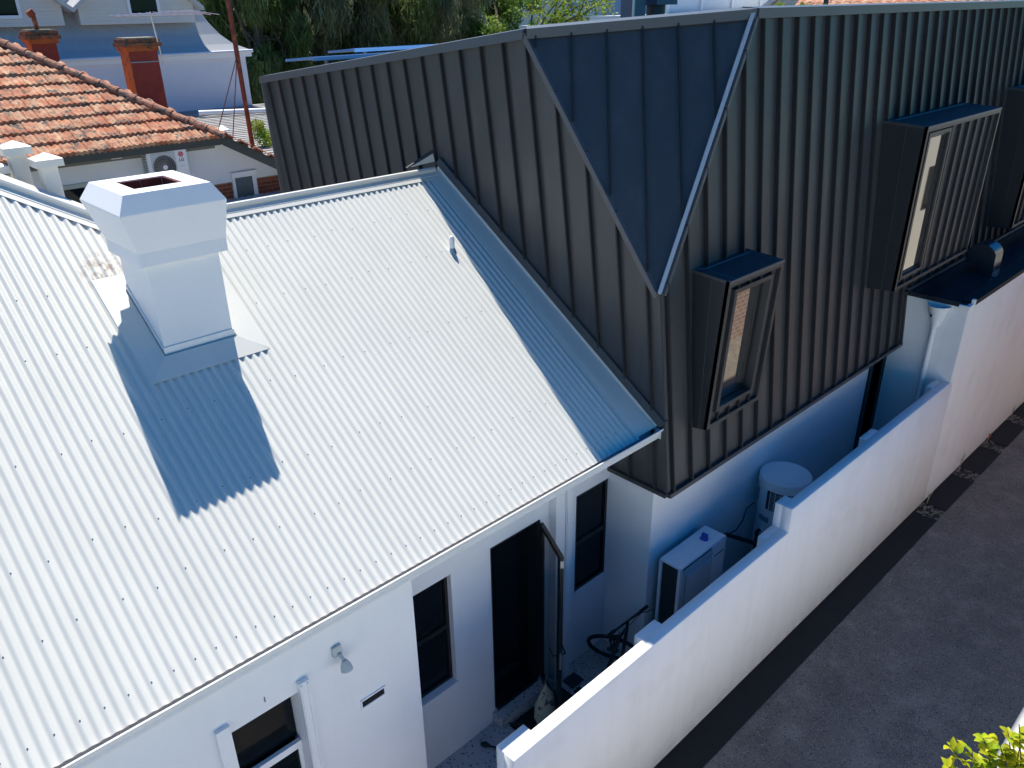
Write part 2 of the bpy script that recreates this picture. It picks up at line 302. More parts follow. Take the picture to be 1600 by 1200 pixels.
# cowl on the roof
cw = thing('roof_cowl', (14.7, 3.9, 3.535), 'dark metal curled vent cowl on the flat roof of the white block', 'roof vent')
mb = MB(); cxx, cyy, czz = 14.55, 3.92, 3.80
arc = [math.radians(a) for a in range(-40, 226, 12)]
yz = lambda r, a: (cyy-r*math.cos(a), czz+r*math.sin(a))
out = [yz(.23, a) for a in arc]; inn = [yz(.07, a) for a in arc]
prof = [(cyy-.23, 3.53)]+[yz(.23, a) for a in arc if a > 0.2]+[(cyy+.02, czz-.03), (cyy-.04, 3.53)]
mb.prism([(cxx-.14, y, z) for y, z in prof], (.36, 0, 0)); smooth_by_angle(mb.build('hood', mat('cowl_metal', (.06, .075, .10), .22, metal=.6, spec=.7), cw), 35)
MB().box(cxx-.22, cxx+.32, cyy-.36, cyy+.18, 3.535, 3.547).build('base_flashing', DARKROOF, cw)
# ================================================================== BLACK EXTENSION
bx = thing('black_clad_extension', (10, 7, 0), 'two storey extension clad in charcoal standing seam metal with folded navy facet', 'building')
B0 = Vector((6.44, 4.30, 2.65)); lean = Vector((-.052, .083, 1.0))
XE = 30.0
def onR(x, z): return Vector((x, B0.y+.083*(z-B0.z), z))
def onL(y, z): return Vector((B0.x-.052*(z-B0.z), y, z))
A = Vector((B0.x-.052*(5.04-B0.z), B0.y+.083*(5.04-B0.z), 5.04))
Cc = onL(6.267, 7.454); D = onR(7.896, 7.605); Ee = onL(12.07, 6.735)
WALL2Y = 4.49
def clad(O, e, s, n, poly, w, off, seam_h=.045, gap=.004, flat=.012):
    """poly: world points on the plane through O; e,s in-plane (s seam direction) ; n outward"""
    e, s, n = Vector(e), Vector(s), Vector(n).normalized()
    M = Matrix(((e.x, s.x, n.x), (e.y, s.y, n.y), (e.z, s.z, n.z))).inverted()
    P2 = [M @ (Vector(p)-O) for p in poly]; P2 = [(p.x, p.y) for p in P2]
    def clip(P, a, sign):
        o_ = []
        for i in range(len(P)):
            p, q = P[i], P[(i+1) % len(P)]; dp, dq = sign*(p[0]-a), sign*(q[0]-a)
            if dp >= 0: o_.append(p)
            if dp*dq < 0: t_ = dp/(dp-dq); o_.append((p[0]+t_*(q[0]-p[0]), p[1]+t_*(q[1]-p[1])))
        return o_
    W = lambda u, v, h=0: O+e*u+s*v+n*h
    u0, u1 = min(p[0] for p in P2), max(p[0] for p in P2); k = math.floor((u0-off)/w)
    while off+k*w < u1:
        a, b = off+k*w, off+(k+1)*w; q = clip(clip(P2, a+gap, 1), b-gap, -1)
        if len(q) > 2: MB().prism([W(u, v, -flat) for u, v in q], n*flat).build('cladding_panel', CLAD, bx)
        if u0+.02 < a < u1-.02:
            vs = []
            for i in range(len(P2)):
                p, r = P2[i], P2[(i+1) % len(P2)]
                if (p[0]-a)*(r[0]-a) < 0: t_ = (a-p[0])/(r[0]-p[0]); vs.append(p[1]+t_*(r[1]-p[1]))
            if len(vs) >= 2:
                v0, v1 = min(vs), max(vs)
                if v1-v0 > .08:
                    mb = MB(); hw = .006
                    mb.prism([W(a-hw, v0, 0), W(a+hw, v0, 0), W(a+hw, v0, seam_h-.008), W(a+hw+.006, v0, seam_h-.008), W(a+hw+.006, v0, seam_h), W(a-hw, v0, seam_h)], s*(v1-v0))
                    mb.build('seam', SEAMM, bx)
        k += 1
nR = Vector((0, -1, .083)).normalized(); nL = Vector((-1, 0, -.052)).normalized()
zt = 7.605
SEAMM = mat('seam_metal_painted_shade', (.026, .027, .030), .5, spec=.3)  # cladding metal darkened to paint in the shade on the rib sides
CHEEK = mat('cheek_metal_painted_shade', (.028, .030, .033), .5, spec=.35)  # same metal painted darker, for the shaded look of the box sides
clad(B0, (1, 0, 0), lean, nR, [onR(6.44, 2.65), onR(12.70, 2.65), onR(12.70, 3.53), onR(XE, 3.53), onR(XE, zt), D, A], .350, .075, seam_h=.052)
clad(B0, (0, 1, 0), lean, nL, [onL(4.30, 2.65), A, Cc, Ee, onL(12.07, 2.65)], .355, .145)
fn = (D-A).cross(Cc-A).normalized(); fn = fn if fn.z > 0 else -fn
if fn.x > 0: fn = -fn
he = (D-Cc); he.z = 0; he = he.normalized(); fs = fn.cross(he).normalized(); fs = fs if fs.z > 0 else -fs
fe = fs.cross(fn).normalized(); fe = fe if fe.x > 0 else -fe
clad(A, fe, fs, fn, [A, D, Cc], .36, -.12, seam_h=.035)
print('facet normal', fn)
def strip(a, b, n1, width, h, name, m, side):
    """angle trim along a-b, lying on plane with normal n1, width towards side"""
    a, b, n1, side = Vector(a), Vector(b), Vector(n1).normalized(), Vector(side)
    d = (b-a).normalized(); side = (side-side.dot(d)*d-side.dot(n1)*n1).normalized()
    return MB().prism([a-n1*.01, a-n1*.01+side*width, a+n1*h+side*width, a+n1*h], b-a).build(name, m, bx)
# trims: on the edges of the facet, the corner, base and parapet
strip(A, Cc, nL, .062, .050, 'edge_trim', CAPG, (0, 1, -1))
strip(A, D, nR, .036, .050, 'edge_trim', CAPG, (1, 0, -1))
LITE = mat('facet_edge_flashing', (.52, .52, .53), .3, metal=.15, spec=.6)
strip(A+Vector((0, -.004, 0)), D+Vector((0, -.004, 0)), fn, .040, .046, 'edge_flashing', LITE, (-1, 0, 1))
strip(B0, A, nR, .05, .010, 'corner_trim', CLADD, (1, 0, 0)); strip(B0, A, nL, .05, .010, 'corner_trim', CLADD, (0, 1, 0))
strip(onR(6.43, 2.65), onR(12.66, 2.65), nR, .05, .055, 'base_trim', CLADD, (0, 0, 1))
strip(onR(12.66, 3.55), onR(XE, 3.55), nR, .05, .055, 'base_trim', CLADD, (0, 0, 1))
strip(onR(12.66, 2.65), onR(12.62, 3.55), nR, .03, .05, 'end_trim', CLADD, (-1, 0, 0))
strip(onL(4.30, 2.65), onL(12.07, 2.65), nL, .05, .045, 'base_trim', CLADD, (0, 0, 1))
strip(Ee, onL(12.07, 2.65), nL, .035, .05, 'end_trim', CAPG, (0, -1, 0))
def cap(a, b, n1, name='parapet_cap'):
    a, b, n1 = Vector(a), Vector(b), Vector(n1).normalized(); up = Vector((0, 0, 1)); hn = Vector((n1.x, n1.y, 0)).normalized()
    q = [a+n1*.056-up*.075, a+n1*.062-up*.075, a+n1*.062+up*.02, a-hn*.14+up*.04, a-hn*.14-up*.03, a-hn*.12-up*.03, a-hn*.12+up*.0]
    return MB().prism(q, b-a).build(name, CAPG, bx)
cap(D+Vector((-.02, 0, 0)), onR(XE, zt), nR); cap(Ee, Cc, nL); cap(Cc, D, Vector((fn.x, fn.y, 0)).normalized()*1.0)
# flat roof well behind the parapets
MB().add([Cc+Vector((.1, .0, -.14)), D+Vector((.05, .1, -.16)), Vector((XE, 4.9, 7.42)), Vector((XE, 12.07, 6.5)), Ee+Vector((.1, 0, -.14))], [(0, 1, 2, 3, 4)]).build('roof', DARKROOF, bx)
MB().box(6.3, XE, 12.05, 12.07, 0, 6.5).build('rear_wall', CLADD, bx)
# body behind the cladding so nothing is hollow
MB().add([B0+Vector((.03, .03, 0)), A+Vector((.03, .03, 0)), Cc+Vector((.03, .03, -.02)), D+Vector((.03, .03, -.02)), onR(XE, zt-.02)+Vector((0, .03, 0)), onR(XE, 2.66)+Vector((0, .03, 0)), Ee+Vector((.03, -.02, -.02)), onL(12.05, 2.65)+Vector((.03, 0, 0))],
         [(0, 1, 3, 4, 5), (1, 3, 2), (0, 1, 2, 6, 7)]).build('wall_lining', DARKIN, bx, normals=False)
# lower white wall and soffit
mb = MB(); wall_holes(mb, 'y', WALL2Y, WALL2Y+.25, 6.44, 12.65, 0, 2.649, [(12.20, 12.56, .02, 2.45)]); weld(mb.build('lower_wall', WALLW, bx))
mb = MB(); wall_holes(mb, 'x', 6.44, 6.69, WALL2Y+.25, 5.35, 0, 2.649, []); weld(mb.build('lower_return_wall', WALLW, bx))
MB().box(6.45, 12.65, 4.31, 5.4, 2.655, 2.67).build('soffit', CLADD, bx)
dr = MB().box(12.10, 12.20, WALL2Y-.03, WALL2Y+.1, 0, 2.52).box(12.56, 12.64, WALL2Y-.03, WALL2Y+.1, 0, 2.52).box(12.20, 12.56, WALL2Y-.03, WALL2Y+.1, 2.45, 2.52).build('side_door_frame', BLACK, bx)
MB().box(12.2, 12.56, WALL2Y+.06, WALL2Y+.08, .02, 2.45).build('pane', GLASS, dr)
# projecting window boxes
def window_box(x0, x1, yf_top, yf_bot, z0, z1, win, label, nseam, rim=.05, dp=.11):
    fz = lambda z: yf_bot+(yf_top-yf_bot)*(z-z0)/(z1-z0)
    F = lambda x, z, d=0: Vector((x, fz(z)+d, z))
    mb = MB(); bt, bb = onR(x0, z1).y+.02, onR(x0, z0-.04).y+.02
    # top, bottom, sides as folded sheets
    mb.add([F(x0, z1), F(x1, z1), (x1, bt, z1+.035), (x0, bt, z1+.035), F(x0, z1, .002)-Vector((0, 0, .03)), F(x1, z1, .002)-Vector((0, 0, .03)), (x1, bt, z1), (x0, bt, z1)],
           [(0, 1, 2, 3), (7, 6, 5, 4), (0, 4, 5, 1), (3, 2, 6, 7), (0, 3, 7, 4), (1, 5, 6, 2)])
    wb = mb.build('window_box', CLADD, bx); wb['label'] = label
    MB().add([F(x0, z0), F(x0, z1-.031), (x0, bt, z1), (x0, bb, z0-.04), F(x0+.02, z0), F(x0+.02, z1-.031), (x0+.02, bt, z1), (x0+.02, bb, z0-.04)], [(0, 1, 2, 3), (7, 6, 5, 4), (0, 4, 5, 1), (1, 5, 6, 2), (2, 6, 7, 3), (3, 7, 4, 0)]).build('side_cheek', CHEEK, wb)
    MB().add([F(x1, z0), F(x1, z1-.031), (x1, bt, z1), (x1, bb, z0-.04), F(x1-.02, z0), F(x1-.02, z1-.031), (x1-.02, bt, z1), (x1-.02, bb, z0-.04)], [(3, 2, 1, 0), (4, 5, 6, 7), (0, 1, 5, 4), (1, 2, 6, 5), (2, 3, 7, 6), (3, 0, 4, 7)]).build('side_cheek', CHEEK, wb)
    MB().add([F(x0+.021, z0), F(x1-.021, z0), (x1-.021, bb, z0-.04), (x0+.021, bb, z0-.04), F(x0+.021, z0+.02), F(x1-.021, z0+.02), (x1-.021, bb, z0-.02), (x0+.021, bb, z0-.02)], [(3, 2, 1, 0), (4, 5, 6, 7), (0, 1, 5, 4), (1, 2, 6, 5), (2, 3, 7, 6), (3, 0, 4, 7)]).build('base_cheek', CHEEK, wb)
    ym = (yf_top+bt)/2
    for k in (.45,):
        ya_, yb2 = fz(z1)+(bt-fz(z1))*k, fz(z0)+(bb-fz(z0))*k; MB().prism([(x0-.007, ya_-.004, z1-.03), (x0-.007, ya_+.004, z1-.03), (x0-.007, yb2+.004, z0-.01), (x0-.007, yb2-.004, z0-.01)], (.007, 0, 0)).build('cheek_seam', CLADD, wb)
    # rim round the front
    for a, b in (((x0, z0), (x0+rim, z1)), ((x1-rim, z0), (x1, z1)), ((x0+rim, z1-rim-.02), (x1-rim, z1)), ((x0+rim, z0), (x1-rim, z0+rim))):
        q = [F(a[0], a[1], -.004), F(b[0], a[1], -.004), F(b[0], b[1], -.004), F(a[0], b[1], -.004)]
        MB().prism(q, (0, .045, 0)).build('rim', CAPG if False else CLADD2, wb)
    d = .045
    wx0, wx1, wz0, wz1 = win
    # cladding infill round the window, set back
    mb = MB()
    for a, b in (((x0+rim, z0+rim), (wx0-.05, z1-rim)), ((wx1+.05, z0+rim), (x1-rim, z1-rim)), ((wx0-.05, z0+rim), (wx1+.05, wz0-.05)), ((wx0-.05, wz1+.05), (wx1+.05, z1-rim))):
        if b[0]-a[0] > .01 and b[1]-a[1] > .01:
            q = [F(a[0], a[1], d), F(b[0], a[1], d), F(b[0], b[1], d), F(a[0], b[1], d)]
            MB().prism(q, (0, .01, 0)).build('infill_panel', CLAD, wb)
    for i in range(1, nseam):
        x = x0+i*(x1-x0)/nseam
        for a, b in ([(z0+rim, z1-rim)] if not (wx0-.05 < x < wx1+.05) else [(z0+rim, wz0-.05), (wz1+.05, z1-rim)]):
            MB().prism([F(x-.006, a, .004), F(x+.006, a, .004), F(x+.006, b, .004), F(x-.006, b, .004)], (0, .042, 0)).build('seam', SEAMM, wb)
    # raised window frame, deep reveal, pane
    f = .05
    for a, b in (((wx0-f, wz0-f), (wx0, wz1+f)), ((wx1, wz0-f), (wx1+f, wz1+f)), ((wx0, wz1), (wx1, wz1+f)), ((wx0, wz0-f), (wx1, wz0))):
        MB().prism([F(a[0], a[1], -.002), F(b[0], a[1], -.002), F(b[0], b[1], -.002), F(a[0], b[1], -.002)], (0, dp+.02, 0)).build('frame', CLADD2, wb)
    g_ = .028
    for a, b in (((wx0, wz0), (wx0+g_, wz1)), ((wx1-g_*1.4, wz0), (wx1, wz1)), ((wx0+g_, wz1-g_), (wx1-g_*1.4, wz1)), ((wx0+g_, wz0), (wx1-g_*1.4, wz0+g_))):
        MB().prism([F(a[0], a[1], dp-.02), F(b[0], a[1], dp-.02), F(b[0], b[1], dp-.02), F(a[0], b[1], dp-.02)], (0, .04, 0)).build('sash', BLACK, wb)
    a, b = (wx0+g_*.5, wz0+g_*.5), (wx1-g_*.5, wz1-g_*.5)
    MB().prism([F(a[0], a[1], dp), F(b[0], a[1], dp), F(b[0], b[1], dp), F(a[0], b[1], dp)], (0, .012, 0)).build('pane', GLASSR, wb)
    for q in ([(x0+.0, .10), (x1, .10), (x1, .115), (x0, .115)],):
        pass
    tp_ = lambda x, t: Vector((x, fz(z1)+(bt-fz(z1))*t, z1+.035*t+.001))
    for (xa, ta), (xb, tb) in (((x0+.12, .04), (x0+.12, .80)), ((x1-.10, .04), (x1-.10, .80)), ((x0+.12, .80), (x1-.10, .80)), ((x0+.12, .80), (x0+.01, .97)), ((x1-.10, .80), (x1-.01, .97))):
        MB().tube([tp_(xa, ta), tp_(xb, tb)], .007, 4).build('top_fold', CAPG, wb)
    MB().prism([F(x0, z1-.03, -.008), F(x1, z1-.03, -.008), F(x1, z1+.004, -.008), F(x0, z1+.004, -.008)], (0, .03, 0)).build('drip_edge', CAPG, wb)
    return wb
CLADD2 = mat('charcoal_frame_metal', (.038, .040, .043), .42, spec=.5)
window_box(6.868, 7.95, 4.06, 4.15, 3.40, 5.14, (7.06, 7.72, 3.62, 4.97), 'narrow projecting black window box nearest the camera', 5)
window_box(11.20, 13.96, 4.01, 4.02, 3.98, 6.20, (11.36, 12.02, 4.16, 6.06), 'wide projecting black window box above the flat roof', 9, dp=.05)
window_box(16.12, 18.6, 4.0, 4.01, 3.95, 6.26, (16.9, 17.6, 4.2, 6.0), 'third projecting window box cut by the right edge', 8)
# small flush window seen behind the wide box
mb = MB().box(14.30, 14.38, 4.47, 4.60, 4.95, 5.9).box(14.72, 14.80, 4.47, 4.60, 4.95, 5.9).box(14.38, 14.72, 4.45, 4.60, 4.90, 4.98)
wn = mb.build('slot_window', CLADD2, bx); MB().box(14.38, 14.72, 4.53, 4.54, 4.98, 5.9).build('pane', GLASS, wn)
# solar panels and flues on the roof
for i, (x, y, z, L_) in enumerate(((6.50, 11.0, 6.995, 5.0), (7.75, 11.8, 7.035, 5.0))):
    t = thing('solar_panel_row', (x, y, z), ['front row of pale blue solar panels above the black parapet', 'rear row of pale blue solar panels above the black parapet'][i], 'solar panels', 'solar panels on the black extension')
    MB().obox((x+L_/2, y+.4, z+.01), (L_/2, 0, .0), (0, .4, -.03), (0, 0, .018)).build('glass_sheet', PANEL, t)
    MB().box(x, x+L_, y-.02, y, z, z+.05).build('frame', mat('panel_frame_sky_tint', (.45, .6, .8), .3, metal=.3), t)  # blue of the frame also carries reflected sky
    for k in range(4): MB().box(x+.4+k*1.3, x+.44+k*1.3, y+.3, y+.34, z-.5, z).build('leg', METAL, t)
t = thing('square_flue_duct', (15.2, 12, 6.5), 'tall square blue grey duct rising behind the navy facet', 'flue'); MB().box(14.93, 15.35, 11.85, 12.2, 6.5, 9.4).build('duct', mat('duct_metal', (.10, .13, .17), .4, metal=.3), t); MB().box(14.90, 14.94, 11.82, 11.86, 6.5, 9.4).build('corner_angle', METAL, t)
t = thing('hooded_flue', (15.9, 12, 6.5), 'dark round flue with square hood right of the tall duct', 'flue')
smooth_by_angle(MB().tube([(15.92, 12, 6.5), (15.92, 12, 7.66)], .21, 16).build('pipe', DGREY, t)); MB().box(15.55, 16.30, 11.7, 12.3, 7.64, 8.0).build('hood', mat('hood_metal', (.05, .075, .13), .35), t)
# ================================================================== WHITE COTTAGE
ct = thing('white_cottage', (2, 6, 0), 'white rendered cottage with white corrugated steel roof', 'house')
TP = math.tan(math.radians(34.72)); RZ = lambda y: H-4.105+(y-4.603)*TP
PIT, AMP = .0762, .0098; YE = 4.455; YR = 7.84; XR = 6.06; XH = 2.40
def corr_z(x): return AMP*math.cos(2*math.pi*(x-.033)/PIT)
nrm = Vector((0, -math.sin(math.radians(34.72)), math.cos(math.radians(34.72))))
def corrugated(name, x0, x1, yb, yt, parent, m, per=10):
    k = int((x1-x0)/PIT*per); X = [x0+i*(x1-x0)/k for i in range(k+1)]; V = []; Fq = []; rows = 4
    for x in X:
        b, t = yb(x), yt(x)
        for r in range(rows):
            y = b+(t-b)*r/(rows-1); c = corr_z(x); V.append((x, y+nrm.y*c, RZ(y)+nrm.z*c))
    for i in range(k):
        for r in range(rows-1): q = i*rows+r; Fq.append((q, q+rows, q+rows+1, q+1))
    return part(name, V, Fq, m, parent, smooth=True)
ytop = lambda x: YR if x >= XH else YR+(XH-x)*.83
# individual sheets 0.762 wide as laid
x = -3.0
rf = None
while x < XR-.01:
    x1 = min(x+.762, XR)
    o = corrugated('roof_sheet', x, x1, lambda q: YE, ytop, ct, ROOFW); rf = rf or o
    x = x1
# rear slope and side slope, plain sheets behind the ridge
MB().add([(XH, YR+.06, RZ(YR)), (XR+.3, YR+.06, RZ(YR)), (XR+.3, 12, RZ(YR)-4.06*TP), (XH, 12, RZ(YR)-4.06*TP)], [(0, 1, 2, 3)]).build('rear_roof', ROOFW, ct, normals=False)
# side slope behind the hip
J = Vector((XH-.05, YR+.05, RZ(YR)+.06)); hd = Vector((-.505, .43, .30)).normalized()
hp = [J+hd*t for t in (0, 4.0)]; sd = Vector((.20, .26, -.035))
MB().add([hp[0]+Vector((.02, .02, -.02)), hp[1]+Vector((.02, .02, -.02)), hp[1]+sd, hp[0]+sd], [(0, 1, 2, 3)]).build('hip_roof_far_side', ROOFW, ct, normals=False)
MB().add([hp[0]+sd, hp[1]+sd, hp[1]+sd+Vector((1.5, 1.5, -2.5)), hp[0]+sd+Vector((1.5, 1.5, -2.5))], [(0, 1, 2, 3)]).build('hip_roof_back', ROOFW, ct, normals=False)
# ridge capping : flange, rolled ridge
def capping(a, b, dn, up, name):
    a, b, dn, up = Vector(a), Vector(b), Vector(dn).normalized(), Vector(up).normalized(); q = []
    P = [(.125, .010), (.123, .014), (.075, .017), (.068, .022), (.060, .018), (.012, .020), (.004, .052), (-.016, .060), (-.04, .05), (-.045, .0)]
    V = [a+dn*p+up*h for p, h in P]+[b+dn*p+up*h for p, h in P]; n_ = len(P)
    o = part(name, V, [(i, i+1, n_+i+1, n_+i) for i in range(n_-1)]+[tuple(range(n_))], ROOFW, ct); return o
dnv = Vector((0, -math.cos(math.radians(34.72)), -math.sin(math.radians(34.72))))
rp = Vector((0, YR+.02, RZ(YR+.02)))
capping((XH-.02, rp.y, rp.z), (XR+.10, rp.y, rp.z), dnv, nrm, 'ridge_cap')
hb = Vector((XH, YR+.02, RZ(YR+.02))); hdir = Vector((-1, .83, .83*TP)).normalized(); hdn = nrm.cross(hdir).normalized()
if hdn.z > 0: hdn = -hdn
capping(hb+Vector((.02, 0, 0)), hb+hdir*5, hdn, nrm, 'hip_cap')
# flashing along the black wall : apron pan + upstand, tapering
def onroof(x, y, h=.0): return Vector((x, y, RZ(y)))+nrm*h
fl = MB(); ya, yb_ = YE+.02, YR+.10
for a, b, h1, h2 in ((XR-.005, XR+.005, .012, .02),):
    pass
xl = lambda y: onL(y, RZ(y)).x
P1 = [onroof(XR-.03, ya, .010), onroof(XR+.03, ya, .016), onroof(xl(ya)-.05, ya, .02), onroof(xl(ya)-.045, ya, .09)]
P2_ = [onroof(XR-.03, yb_-.15, .010), onroof(XR+.03, yb_-.15, .016), onroof(xl(yb_)-.055, yb_-.05, .02), onroof(xl(yb_)-.05, yb_-.05, .09)]
fl.add(P1+P2_, [(i, i+1, 5+i, 4+i) for i in range(3)]).build('wall_flashing', ROOFW, ct, normals=False)
MB().add([onroof(xl(ya)-.065, ya-.03, .07), onroof(xl(ya)-.040, ya-.03, .15), onroof(xl(ya)+.02, ya-.03, .16), onroof(xl(yb_)-.07, yb_-.02, .07), onroof(xl(yb_)-.045, yb_-.02, .15), onroof(xl(yb_)+.02, yb_-.02, .16)], [(0, 1, 4, 3), (1, 2, 5, 4), (0, 2, 1), (3, 4, 5)]).build('over_flashing', CLADD, bx)
pk = onroof(xl(yb_)-.05, yb_+.02, .05)
MB().prism([pk+Vector((-.42, .0, -.02)), pk+Vector((.0, .0, .0)), pk+Vector((0, .0, .14))], (0, .03, 0)).build('peak_flashing', CLADD, bx)
MB().prism([pk+Vector((-.36, -.012, -.015)), pk+Vector((.0, -.012, .0)), pk+Vector((-.02, -.012, .10))], (0, .008, 0)).build('peak_flashing', ROOFW, ct)
# screws
sc = MB()
def screw(x, y):
    x = .033+round((x-.033)/PIT)*PIT
    if not (-2.5 < x < XR-.03): return
    c = onroof(x, y, AMP); n_ = 6; u = Vector((1, 0, 0)); v = nrm.cross(u)
    for r, h0, h1 in ((.0060, 0, .0012), (.0038, .0012, .0045)):
        ra = [c+nrm*h0+r*(math.cos(k*math.pi/3)*u+math.sin(k*math.pi/3)*v) for k in range(6)]; rb = [p+nrm*(h1-h0) for p in ra]
        sc.add(ra+rb, [(k, (k+1) % 6, 6+(k+1) % 6, 6+k) for k in range(6)]+[tuple(range(6, 12))])
inchim = lambda x, y: 1.85 < x < 3.05 and 6.3 < y < 7.5
x = .181-20*2*PIT
while x < XR: screw(x, 4.603); x += 2*PIT
for y in (5.11, 5.52, 6.16, 6.88, 7.39):
    x = -2.4+rnd.random()*.2; k = 0
    while x < XR:
        yy = y+rnd.uniform(-.02, .02)
        if not inchim(x, yy) and not (y == 5.52 and x > 4.2): screw(x, yy)
        x += (3 if k % 3 else 4)*PIT; k += 1
x = .11
while x < XR:
    if x > XH+.1:
        c0 = len(sc.v); screw(x, YR-.085)
        for q in range(c0, len(sc.v)): sc.v[q] = sc.v[q]+nrm*.004
    x += 2*PIT
sc.build('roof_screw', SCREW, ct)['kind'] = 'stuff'
# gutter, fascia
gx0, gx1 = -3.0, 6.385
gp = [(4.562, 3.50), (4.562, 3.375), (4.445, 3.375), (4.437, 3.40), (4.445, 3.42), (4.420, 3.45), (4.392, 3.490), (4.378, 3.508), (4.378, 3.520), (4.392, 3.520), (4.404, 3.495), (4.432, 3.455), (4.452, 3.41), (4.452, 3.387), (4.552, 3.387), (4.552, 3.50)]
part('gutter', [(gx0, y, z) for y, z in gp]+[(gx1, y, z) for y, z in gp], [(i, (i+1) % len(gp), len(gp)+(i+1) % len(gp), len(gp)+i) for i in range(len(gp))], GUTTER, ct)
MB().box(gx1, gx1+.004, 4.414, 4.562, 3.376, 3.492).build('gutter_end', GUTTER, ct)
MB().box(gx0, XR+.2, 4.564, 4.582, 3.30, 3.46).build('fascia', TRIMW, ct)
MB().box(3.10, 6.43, 4.585, 5.145, 3.34, 3.36).build('soffit', TRIMW, ct)
# walls
mb = MB(); wall_holes(mb, 'y', 4.585, 4.80, -3, 3.095, 0, 3.42, [(1.36, 1.93, 1.25, 2.79)]); weld(mb.build('front_wall', WALLW, ct))
mb = MB(); wall_holes(mb, 'x', 2.88, 3.0949, 4.802, 5.36, 0, 3.34, []); weld(mb.build('side_wall', WALLW, ct))
mb = MB(); wall_holes(mb, 'y', 5.145, 5.38, 3.0951, 6.438, 0, 3.34, [(3.15, 3.954, 1.04, 2.49), (4.495, 5.24, .17, 2.52), (5.85, 6.437, 1.115, 2.535)]); weld(mb.build('recessed_wall', WALLW, ct))
MB().box(-3, 6.43, 5.40, 5.44, 0, 3.3).box(-3, 2.86, 4.95, 4.97, 0, 3.3).build('interior_backing', DARKIN, ct)
# left window in front wall
wd = MB().box(1.25, 1.359, 4.545, 4.60, 1.15, 2.90).box(1.931, 2.02, 4.535, 4.60, 1.15, 2.90).box(1.359, 1.931, 4.56, 4.60, 1.15, 1.25).build('window', TRIMW, ct)
MB().box(1.94, 1.955, 4.525, 4.535, 1.16, 2.88).box(1.995, 2.01, 4.525, 4.535, 1.16, 2.88).build('architrave_bead', TRIMW, wd)
MB().box(1.365, 1.925, 4.66, 4.70, 2.13, 2.20).box(1.365, 1.925, 4.62, 4.70, 1.25, 1.33).box(1.365, 1.40, 4.67, 4.70, 1.33, 2.13).box(1.89, 1.925, 4.67, 4.70, 1.33, 2.13).build('sash', TRIMW, wd)
MB().box(1.365, 1.925, 4.685, 4.69, 1.33, 2.13).build('pane', GLASS, wd)
MB().box(1.365, 1.925, 4.735, 4.74, 2.20, 2.79).build('pane', GLASS, wd)
# recess windows
def rwin(x0, x1, z0, z1, y=5.215, split=None):
    f = .04; mb = MB().box(x0+.002, x0+f, y, y+.05, z0, z1).box(x1-f, x1-.002, y, y+.05, z0, z1).box(x0+f, x1-f, y, y+.05, z1-f, z1-.002).box(x0+f, x1-f, y, y+.05, z0+.002, z0+f)
    if split: mb.box(x0+f, x1-f, y+.004, y+.05, split-.03, split+.03)
    o = mb.build('window', BLACK, ct); MB().box(x0+f, x1-f, y+.025, y+.03, z0+f, z1-f).build('pane', GLASS, o); return o
rwin(3.15, 3.954, 1.04, 2.49, 5.21, 1.78); rwin(5.85, 6.436, 1.115, 2.535, 5.16, 1.83)
for x0, x1, z, y in ((3.13, 3.97, 1.04, 5.12), (1.27, 2.0, 1.13, 4.52)): MB().box(x0, x1, y, y+.09, z-.05, z-.001).build('window_sill', WALLW, ct)
# doorway: frame, threshold, step
MB().box(4.496, 4.525, 5.16, 5.28, .20, 2.518).box(5.18, 5.238, 5.13, 5.28, .20, 2.518).box(4.525, 5.18, 5.16, 5.28, 2.48, 2.518).box(4.525, 5.18, 5.11, 5.3, .17, .215).build('door_frame', BLACK, ct)
MB().box(4.53, 5.17, 5.27, 5.275, .22, 2.48).build('door_pane', GLASS, ct)
MB().box(4.60, 4.608, 5.268, 5.2695, .3, 2.4).build('blind_edge', TRIMW, ct)
MB().box(4.45, 5.32, 4.98, 5.144, .004, .168).build('door_step', PAVE, ct)
dl = thing('open_screen_door', (5.24, 5.12, .2), 'black framed screen door standing open over the doormat', 'door')
h0, h1 = Vector((5.235, 5.105, 0)), Vector((4.95, 4.53, 0)); dd = (h1-h0).normalized(); dn_ = Vector((-dd.y, dd.x, 0)); LL = (h1-h0).length
def leaf(a0, a1, z0, z1, th, name, m, par):
    c = h0+dd*(a0+a1)/2; c.z = (z0+z1)/2; return MB().obox(c, dd*(a1-a0)/2, dn_*th/2, (0, 0, (z1-z0)/2)).build(name, m, par)
BRZ = mat('bronze_frame', (.018, .016, .015), .28)
leaf(0, .05, .20, 2.50, .035, 'stile', BRZ, dl); leaf(LL-.07, LL, .20, 2.50, .042, 'stile', BRZ, dl); leaf(.05, LL-.07, 2.44, 2.50, .04, 'rail', BRZ, dl); leaf(.05, LL-.07, .20, .30, .035, 'rail', BRZ, dl)
m = mat('insect_screen', (.02, .025, .03), .3); N_, L_ = tweak(m); tb = N_.new('ShaderNodeBsdfTransparent'); ms = N_.new('ShaderNodeMixShader'); ms.inputs[0].default_value = .35
L_.new(tb.outputs[0], ms.inputs[1]); L_.new(N_['Principled BSDF'].outputs[0], ms.inputs[2]); L_.new(ms.outputs[0], N_['Material Output'].inputs[0])
leaf(.05, LL-.07, .30, 2.44, .004, 'screen_mesh', m, dl)
c = h0+dd*(LL-.035); hn_ = MB()
for s_ in (-1, 1): hn_.tube([c+dn_*s_*.02+Vector((0, 0, 1.12)), c+dn_*s_*.07+Vector((0, 0, 1.12)), c+dn_*s_*.075-dd*.13+Vector((0, 0, 1.13))], .011, 6)
hn_.build('handle', BLACK, dl)
